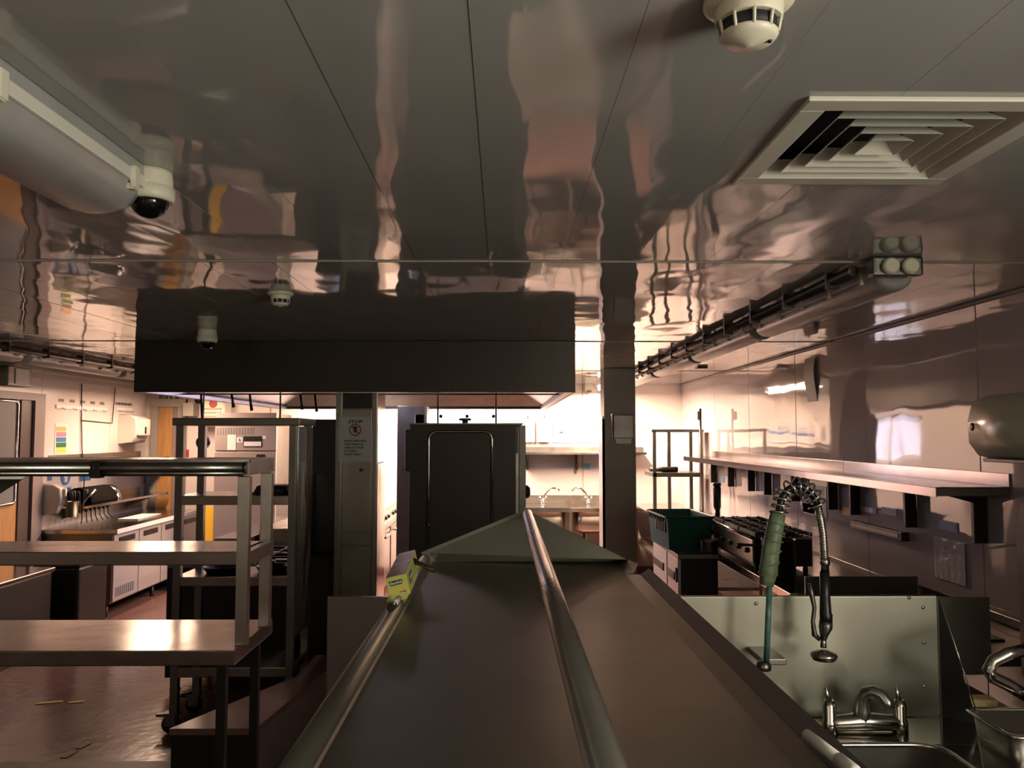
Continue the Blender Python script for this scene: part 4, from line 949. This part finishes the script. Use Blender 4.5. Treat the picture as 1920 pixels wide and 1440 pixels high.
def fry(label, x, y, z, r, ang):
    t = thing('frying_pan', label, 'pan', (x, y, z))
    obj('vessel', L([(r*.8, 0), (r, .035), (r*1.02, .038), (r*.96, .037), (r*.77, .005)], (x, y, z), 30), 'iron', t)
    d = Vector((math.cos(math.radians(ang)), math.sin(math.radians(ang)), 0)); c = Vector((x, y, z+.032))
    obj('handle', T([c+d*r*.98, c+d*(r+.05)+Vector((0, 0, .015)), c+d*(r+.19)+Vector((0, 0, .022))], [.007, .008, .010], 10), 'gsteel', t)
fry('left black frying pan on the trolley lower shelf', -1.72, 5.13, z1, .12, 10)
fry('right black frying pan on the trolley lower shelf', -1.42, 5.15, z1, .105, 170)
z2 = U(0, 930, Y=ty0).z
rt_ = thing('roasting_tin', 'black roasting tin upturned on the trolley upper shelf', 'tin', (-1.42, 5.15, z2))
obj('vessel', loops(MB(), [rr(-1.53, -1.31, 5.04, 5.25, z2, .03), rr(-1.51, -1.33, 5.06, 5.23, z2+.05, .03), rr(-1.49, -1.35, 5.08, 5.21, z2+.055, .03)], True, True), 'iron', rt_)
obj('rim', T(rr(-1.535, -1.305, 5.035, 5.255, z2+.006, .03)+[rr(-1.535, -1.305, 5.035, 5.255, z2+.006, .03)[0]], .005, 6, cap=False), 'iron', rt_)
# ================================================================== LEFT WALL GROUP
fc = thing('counter_fridge', 'long counter fridge with pale doors along the left wall', 'fridge', (-4.05, 9.0, 0))
fy0, fy1 = 7.98, 10.2
obj('cabinet', B(XL+.03, -3.76, fy0+.02, fy1, .13, .80), 'dsteel', fc)
obj('worktop', B(XL+.01, -3.70, fy0, fy1, .80, .84, bev=.004), 'gsteel', fc)
obj('front_edge', B(-3.70, -3.692, fy0, fy1, .80, .842), 'lid', fc)
for i in range(4):
    a = fy0+.02+i*.55
    d = obj('door', B(-3.76, -3.73, a+.006, a+.54, .15, .79, bev=.004), 'fridge', fc)
    obj('door_handle', B(-3.732, -3.722, a+.10, a+.44, .70, .755, bev=.003), 'black', d)
    if i == 0:
        vb = MB()
        for k in range(9): vb.box(-3.731, -3.726, a+.06+k*.045, a+.09+k*.045, .19, .28)
        obj('vent_slots', vb, 'board', d)
for x in (-4.38, -3.82):
    for y in (8.06, 9.1, 10.1): obj('foot', L([(.025, 0), (.02, .02), (.02, .13)], (x, y, 0), 10), 'black', fc)
obj('paper_tray', B(-4.12, -3.90, 8.9, 9.5, .842, .852, bev=.002), 'paper', label='flat white board lying on the counter fridge top', cat='board')
# left wall shelves
def wshelf(label, z, y0, y1, X1):
    t = thing('bracket_shelf', label, 'shelf', (XL+.15, (y0+y1)/2, z-.15))
    obj('board', B(XL+.008, X1, y0, y1, z-.025, z, bev=.002), 'gsteel', t)
    obj('upstand', B(XL+.008, XL+.014, y0, y1, z, z+.06), 'steel', t)
    for y in (y0+.25, y1-.35): obj('bracket', MB().poly([(XL+.01, y, z-.025), (X1-.03, y, z-.025), (XL+.01, y, z-.15)], (0, .012, 0)), 'dsteel', t)
wshelf('upper steel shelf on the left wall with colour stickers', CZ-.262, 8.1, 10.15, XL+.36)
wshelf('lower steel shelf on the left wall holding the black domed appliance', CZ-.70, 8.15, 10.15, XL+.36)
for i, c in enumerate(('green', 'redp', 'pink', 'yellow', 'blue')):
    obj('colour_sticker', B(XL+.36, XL+.363, 9.2+i*.11, 9.27+i*.11, CZ-.285, CZ-.264), c, label=('green', 'red', 'pink', 'yellow', 'blue')[i]+' square sticker on the front edge of the upper left shelf', cat='sticker')
b1 = thing('tray_stack', 'dark flat trays lying on the upper left wall shelf', 'trays', (XL+.2, 9.0, CZ-.262))
for k in range(2): obj('tray', B(XL+.06, XL+.32, 8.75+k*.02, 9.3, CZ-.262+k*.014, CZ-.252+k*.014, bev=.002), 'iron', b1)
# black round bowl / domed lid with steel end
v = U(188, 936, X=XL+.2)
bo = thing('domed_appliance', 'black domed appliance with a steel end on the lower left shelf', 'appliance', (XL+.2, 8.6, CZ-.70))
prof = [(.17*math.sin(a), .17*math.cos(a)) for a in [i*PI/20 for i in range(21)]]
mb = MB(); ls = []
for y, s_ in ((8.30, .97), (8.31, 1), (8.40, 1), (8.85, 1)):
    ls.append([(XL+.2+.15*s_*math.cos(a), y, CZ-.70+.17*s_*math.sin(a)) for a in [i*PI/14 for i in range(15)]])
obj('cover', loops(mb, ls, True, True), 'matt', bo)
mb = MB(); ls = []
for y, s_ in ((8.85, 1), (8.95, .98), (9.02, .8)):
    ls.append([(XL+.2+.15*s_*math.cos(a), y, CZ-.70+.17*s_*math.sin(a)) for a in [i*PI/14 for i in range(15)]])
obj('steel_end', loops(mb, ls, True, True), 'gsteel', bo)
# towel dispensers on the left wall
def ldisp(label, y0, y1, z0, z1, m):
    t = thing('wall_dispenser', label, 'dispenser', (XL+.12, (y0+y1)/2, z0))
    sec = [(XL+.008, z1), (XL+.14, z1-.01), (XL+.21, z1-.05), (XL+.22, z0+.14), (XL+.17, z0+.02), (XL+.008, z0)]
    ls = []
    for y, s_ in ((y0, .94), (y0+.02, 1), (y1-.02, 1), (y1, .94)):
        ls.append([(XL+.008+(x-XL-.008)*s_, y, (z0+z1)/2+(z-(z0+z1)/2)*s_) for x, z in sec])
    obj('cover', loops(MB(), ls, True, True), m, t)
    obj('front_cap', B(XL+.19, XL+.245, y0+.03, y1-.03, z0+.10, z1-.05, bev=.02), 'white', t)
    obj('key_slot', B(XL+.244, XL+.25, (y0+y1)/2-.02, (y0+y1)/2+.02, (z0+z1)/2-.05, (z0+z1)/2+.03, bev=.003), 'black', t)
ldisp('white paper towel dispenser high on the left wall beside the far door', 9.55, 9.9, U(0, 833, Y=9.7).z, U(0, 777, Y=9.7).z, 'white')
ldisp('white soap dispenser low on the left wall near the dark doorway', 7.965, 8.06, U(0, 965, Y=8.1).z, U(0, 905, Y=8.1).z, 'white')
# wall poster
def lsheet(name, px0, py0, px1, py1, m, label, cat, parent=None, d=.012):
    a = U(px0, py0, X=XL+d); b = U(px1, py1, X=XL+d)
    return obj(name, B(XL+d-.004, XL+d, a.y, b.y, b.z, a.z), m, parent, label=label, cat=cat)
pa_ = U(104, 793, X=XL); pb2 = U(127, 850, X=XL)
po = thing('colour_chart', 'narrow white wall chart with orange, red, blue, green and yellow bands', 'chart', (XL+.01, (pa_.y+pb2.y)/2, pb2.z))
lsheet('backing', 104, 793, 127, 850, 'paper', None, None, po)
for i, c in enumerate(('orange', 'pink', 'blue', 'green', 'yellow')):
    lsheet('colour_band', 105.5, 800+i*10, 124, 808.5+i*10, c, None, None, po, .0135)
for px_, py_, w_2, h_2, m, lab in ((90, 895, 7, 12, 'blue', 'small blue notice left of the round blue sign'), (150, 895, 20, 11, 'blue', 'blue notice behind the black domed appliance'), (271, 898, 12, 10, 'blue', 'blue notice on the left wall beside the far door'), (127, 920, 6, 12, 'blue', 'blue square notice by the soap dispenser')):
    lsheet('blue_sign', px_, py_-h_2/2, px_+w_2, py_+h_2/2, m, lab, 'notice')
v = U(121, 893, X=XL)
rs_ = thing('round_blue_sign', 'round blue mandatory hand wash sign on the left wall', 'sign', (XL+.01, v.y, v.z-.07))
obj('disc', L([(.09, 0), (.09, .006)], (XL+.008, v.y, v.z), 28, 'x'), 'blue', rs_)
obj('hand_symbol', L([(.045, 0), (.045, .008)], (XL+.008, v.y, v.z+.01), 7, 'x').box(XL+.012, XL+.017, v.y-.03, v.y+.03, v.z-.06, v.z-.03), 'paper', rs_)
# hook rails
def rail(label, px0, px1, py):
    a = U(px0, py, X=XL+.01); b = U(px1, py+3, X=XL+.01)
    t = thing('hook_rail', label, 'rail', (XL+.02, (a.y+b.y)/2, a.z))
    obj('bar', B(XL+.006, XL+.022, a.y, b.y, a.z-.02, a.z+.02, bev=.003), 'lid', t)
    n = 5
    for k in range(n):
        y = a.y+(b.y-a.y)*(k+.5)/n; obj('hook', T([(XL+.02, y, a.z-.01), (XL+.05, y, a.z-.03), (XL+.06, y, a.z-.01)], .005, 6), 'steel', t)
        obj('tag', B(XL+.007, XL+.01, y-.05, y+.05, a.z+.05, a.z+.08), 'board', t)
rail('long white hook rail on the left wall above the colour chart', 104, 200, 762)
rail('short white hook rail on the left wall towards the far door', 217, 247, 767)
# cable run on left wall
a = U(152, 700, X=XL+.01)
obj('wall_cable', T([(XL+.02, a.y, H-.1), (XL+.02, a.y+.02, 1.9), (XL+.02, a.y+.05, 1.6), (XL+.03, a.y+.1, 1.3), (XL+.05, a.y+.05, 1.15)], .006, 6).tube([(XL+.02, a.y+.03, 1.9), (XL+.02, a.y+.7, 1.88), (XL+.02, a.y+.75, H-.1)], .005, 6), 'black', label='black cable hanging down the left wall', cat='cable')
# utensils in a wire pot by dispenser
ut = thing('utensil_pot', 'wire pot crowded with dark utensils hanging at the near end of the lower left shelf', 'utensil holder', (XL+.25, 8.12, 1.0))
obj('pot', L([(.05, 0), (.065, .15), (.068, .152), (.06, .15), (.045, .005)], (XL+.25, 8.12, .95), 20), 'dsteel', ut)
for k in range(9):
    x, y = XL+.22+random.uniform(-.04, .1), 8.12+random.uniform(-.06, .12)
    dx, dy = random.uniform(-.08, .12), random.uniform(-.12, .2)
    obj('utensil', T([(x, y, .98), (x+dx*.6, y+dy*.5, 1.12), (x+dx, y+dy, 1.2)], [.005, .006, .018], 8), random.choice(['iron', 'dsteel', 'black']), ut)
for k in range(7):
    y = 8.2+k*.09
    u_ = thing('dangling_tool', 'one of the dark tools hanging below the lower left shelf', 'utensil', (XL+.3, y, .86), 'tools hanging below the lower left shelf')
    obj('handle', T([(XL+.3, y, 1.02), (XL+.31, y-.01, .93), (XL+.3+.01*k, y, .875)], .006, 6), 'iron', u_)
    obj('head', L([(.006, 0), (.018, .01), (.02, .03), (.006, .04)], (XL+.3, y, 1.0-.02), 10), 'iron', u_)
# exit sign
q = R(302, 738, 332, 753, 10.27)
ex = thing('exit_sign', 'green exit sign with running figure and arrow above the far wooden door', 'sign', ((q[0]+q[1])/2, 10.25, q[2]))
obj('case', B(q[0]-.012, q[1]+.012, 10.25, 10.298, q[2]-.02, q[3]+.01, bev=.004), 'iron', ex)
obj('face', B(q[0], q[1], 10.245, 10.25, q[2], q[3]), 'green', ex)
text('EXIT', .045, 'paper', (q[0]+.045, 10.244, (q[2]+q[3])/2), FRONT, ex, 'lettering', sx=.8)
zz_ = (q[2]+q[3])/2; fx = (q[0]+q[1])/2+.01
obj('running_figure', T([(fx, 10.243, zz_+.02), (fx-.005, 10.243, zz_-.005), (fx+.012, 10.243, zz_-.03)], .006, 6).tube([(fx-.005, 10.243, zz_-.005), (fx-.018, 10.243, zz_-.03)], .005, 6).lathe([(.008, 0), (.008, -.002)], (fx+.004, 10.244, zz_+.033), 10, 'y'), 'paper', ex)
obj('arrow', MB().poly([(q[1]-.05, 10.243, zz_+.02), (q[1]-.01, 10.243, zz_+.02), (q[1]-.03, 10.243, zz_-.025)], (0, .002, 0)), 'paper', ex)
# grey box + heater above
q = R(343, 755, 362, 780, 10.1)
obj('junction_box', B(q[0], q[1], 10.1, 10.3, q[2], q[3], bev=.006), 'joint', label='grey box on the far wall right of the exit sign', cat='box')
v = U(368, 749, Y=10.2)
obj('alarm_sounder', L([(.05, 0), (.05, -.03), (.03, -.05)], (v.x, 10.3, v.z), 20, 'y'), 'iron', label='round black sounder high on the far wall', cat='alarm')
q = R(374, 749, 419, 800, 10.0)
ht = thing('wall_heater', 'cream louvred wall heater high on the far wall behind the grey cabinet', 'heater', ((q[0]+q[1])/2, 10.15, q[2]))
obj('case', B(q[0], q[1], 10.05, 10.3, q[2], q[3], bev=.03), 'cream', ht)
for k in range(5): obj('slat', B(q[0]+.03, q[1]-.05, 10.035, 10.05, q[3]-.12-k*.045, q[3]-.10-k*.045), 'joint', ht)
obj('badge', L([(.05, 0), (.045, -.006)], ((q[0]+q[1])/2, 10.05, q[3]-.05), 18, 'y'), 'redp', ht)
# yellow and red items
q = R(392, 950, 402, 1016, 9.6)
ys_ = thing('wet_floor_sign', 'upright yellow plastic floor sign between the counter fridge and the cabinet', 'sign', ((q[0]+q[1])/2, 9.6, 0))
obj('front_leaf', MB().poly([(q[0]-.08, 9.5, 0), (q[1]+.05, 9.5, 0), (q[1]+.02, 9.6, q[3]), (q[0]-.04, 9.6, q[3])], (0, .015, 0)), 'yel', ys_)
obj('back_leaf', MB().poly([(q[0]-.08, 9.72, 0), (q[1]+.05, 9.72, 0), (q[1]+.02, 9.62, q[3]), (q[0]-.04, 9.62, q[3])], (0, .015, 0)), 'yel', ys_)
q = R(348, 843, 353, 862, 10.28)
obj('fire_notice', B(q[0], q[1], 10.285, 10.299, q[2], q[3]), 'redp', label='small red notice on the far wall left of the trolley', cat='notice')
# tall blast chiller cabinet
BY = 9.55
q = R(404, 774, 515, 1000, BY)
bc = thing('blast_chiller', 'tall grey steel cabinet with top vent, display and label 6', 'cabinet', ((q[0]+q[1])/2, BY+.35, 0))
zmid = U(0, 846, Y=BY).z
obj('casing', B(q[0]+.01, q[1]-.01, BY+.02, BY+.7, .12, q[3]-.01), 'dsteel', bc)
gm = mat('cabinet_front', (.36, .31, .29), .4, .35)
obj('head_panel', B(q[0], q[1], BY, BY+.03, zmid+.006, q[3], bev=.004), gm, bc)
dd = obj('door', B(q[0], q[1], BY, BY+.03, .14, zmid-.006, bev=.004), gm, bc)
vb = MB()
for k in range(14):
    x = U(424+k*5, 0, Y=BY).x; vb.box(x, x+.016, BY-.003, BY+.004, U(0, 815, Y=BY).z, U(0, 802, Y=BY).z)
obj('vent_slots', vb, 'board', bc)
def lab(px0, py0, px1, py1, m, nm, pr_=bc, Y=BY, d=.004):
    r = R(px0, py0, px1, py1, Y); return obj(nm, B(r[0], r[1], Y-d, Y, r[2], r[3]), m, pr_)
lab(427, 815, 442, 844, 'paper', 'instruction_label')
lab(444, 820, 455, 830, 'paper', 'number_label')
v = U(449.5, 825, Y=BY-.006); text('6', .06, 'ink', (v.x, BY-.006, v.z), FRONT, bc, 'number_lettering')
lab(457, 818, 491, 838, 'black', 'control_display', d=.008)
lab(458, 828, 490, 836.5, 'paper', 'display_label', d=.012)
lab(492, 817, 499, 823, 'paper', 'small_label')
r9 = R(481, 852, 497, 857, BY); obj('maker_badge', B(r9[0], r9[1], BY-.005, BY, r9[2], r9[3]), 'black', dd)
for x in (q[0]+.06, q[1]-.06):
    for y in (BY+.08, BY+.62): obj('foot', L([(.025, 0), (.02, .02), (.02, .12)], (x, y, 0), 10), 'black', bc)
# door 1 pieces: notice board and light above
a = U(0, 752, X=XL+.02); 
nb = thing('notice_board', 'grey notice board with rounded aluminium frame on the dark left door', 'notice board', (XL+.02, 7.05, 1.1))
y1 = U(33, 850, X=XL+.03).y; zt3 = U(30, 752, X=XL+.03).z; zb3 = U(20, 945, X=XL+.03).z
obj('board', B(XL+.014, XL+.022, 6.75, y1-.02, zb3, zt3), 'board', nb)
obj('frame', T([(XL+.024, 6.72, zt3), (XL+.024, y1-.04, zt3), (XL+.024, y1-.01, zt3-.03), (XL+.024, y1-.01, zb3+.03), (XL+.024, y1-.04, zb3), (XL+.024, 6.72, zb3)], .014, 8), 'gsteel', nb)
a = U(12, 685, X=XL+.1); b = U(58, 727, X=XL+.1)
ik = thing('insect_light', 'white lit box with a dark side above the left doorway', 'light fitting', (XL+.08, (a.y+b.y)/2, b.z))
obj('case', B(XL+.006, XL+.12, a.y, b.y-.03, b.z, a.z, bev=.01), 'dsteel', ik)
obj('lit_panel', B(XL+.12, XL+.13, a.y+.10, b.y-.08, b.z+.02, a.z-.02, bev=.004), 'lid', ik)
# dark equipment near lower left
dq = thing('floor_standing_bin', 'black lidded bin on the floor left of the counter fridge', 'bin', (-3.9, 7.3, 0))
q = R(66, 1050, 146, 1150, 7.1)
obj('bin_body', B(q[0], q[1], 7.1, 7.6, .02, .62, bev=.02), 'black', dq)
obj('bin_lid', B(q[0]-.01, q[1]+.01, 7.09, 7.61, .62, .66, bev=.012), 'iron', dq)
ch = thing('chest_unit', 'dark low chest with a pale top at the left edge of the picture', 'chest', (-4.1, 6.4, 0))
obj('chest_body', B(XL+.03, -3.72, 6.0, 6.9, .0, .62, bev=.01), 'iron', ch)
obj('chest_top', B(XL+.03, -3.70, 5.98, 6.92, .62, .66, bev=.008), 'gsteel', ch)
# floor tape
for i, (pts_, lab_) in enumerate(((((68, 1319), (118, 1315)), 'upper strip of worn yellow floor tape, left part'), (((128, 1317), (158, 1315)), 'upper strip of worn yellow floor tape, right part'), (((118, 1421), (140, 1408)), 'lower strip of worn yellow tape, near part'), (((145, 1403), (168, 1392)), 'lower strip of worn yellow tape, far part'))):
    a = U(*pts_[0], Z=.002); b = U(*pts_[1], Z=.002); d = (b-a).normalized(); n = Vector((-d.y, d.x, 0))*.02
    obj('floor_tape', MB().poly([a-n, b-n, b+n, a+n], (0, 0, .0015)), 'tape', label=lab_, cat='tape')
# dust pans / pots under far prep table
for i, x in enumerate((1.72, 1.9)):
    pan('stored_pot', ('left', 'right')[i]+' brown pot stored on the undershelf of the far prep table', x, 7.8, .47, .07, .09, 30, 'brown')
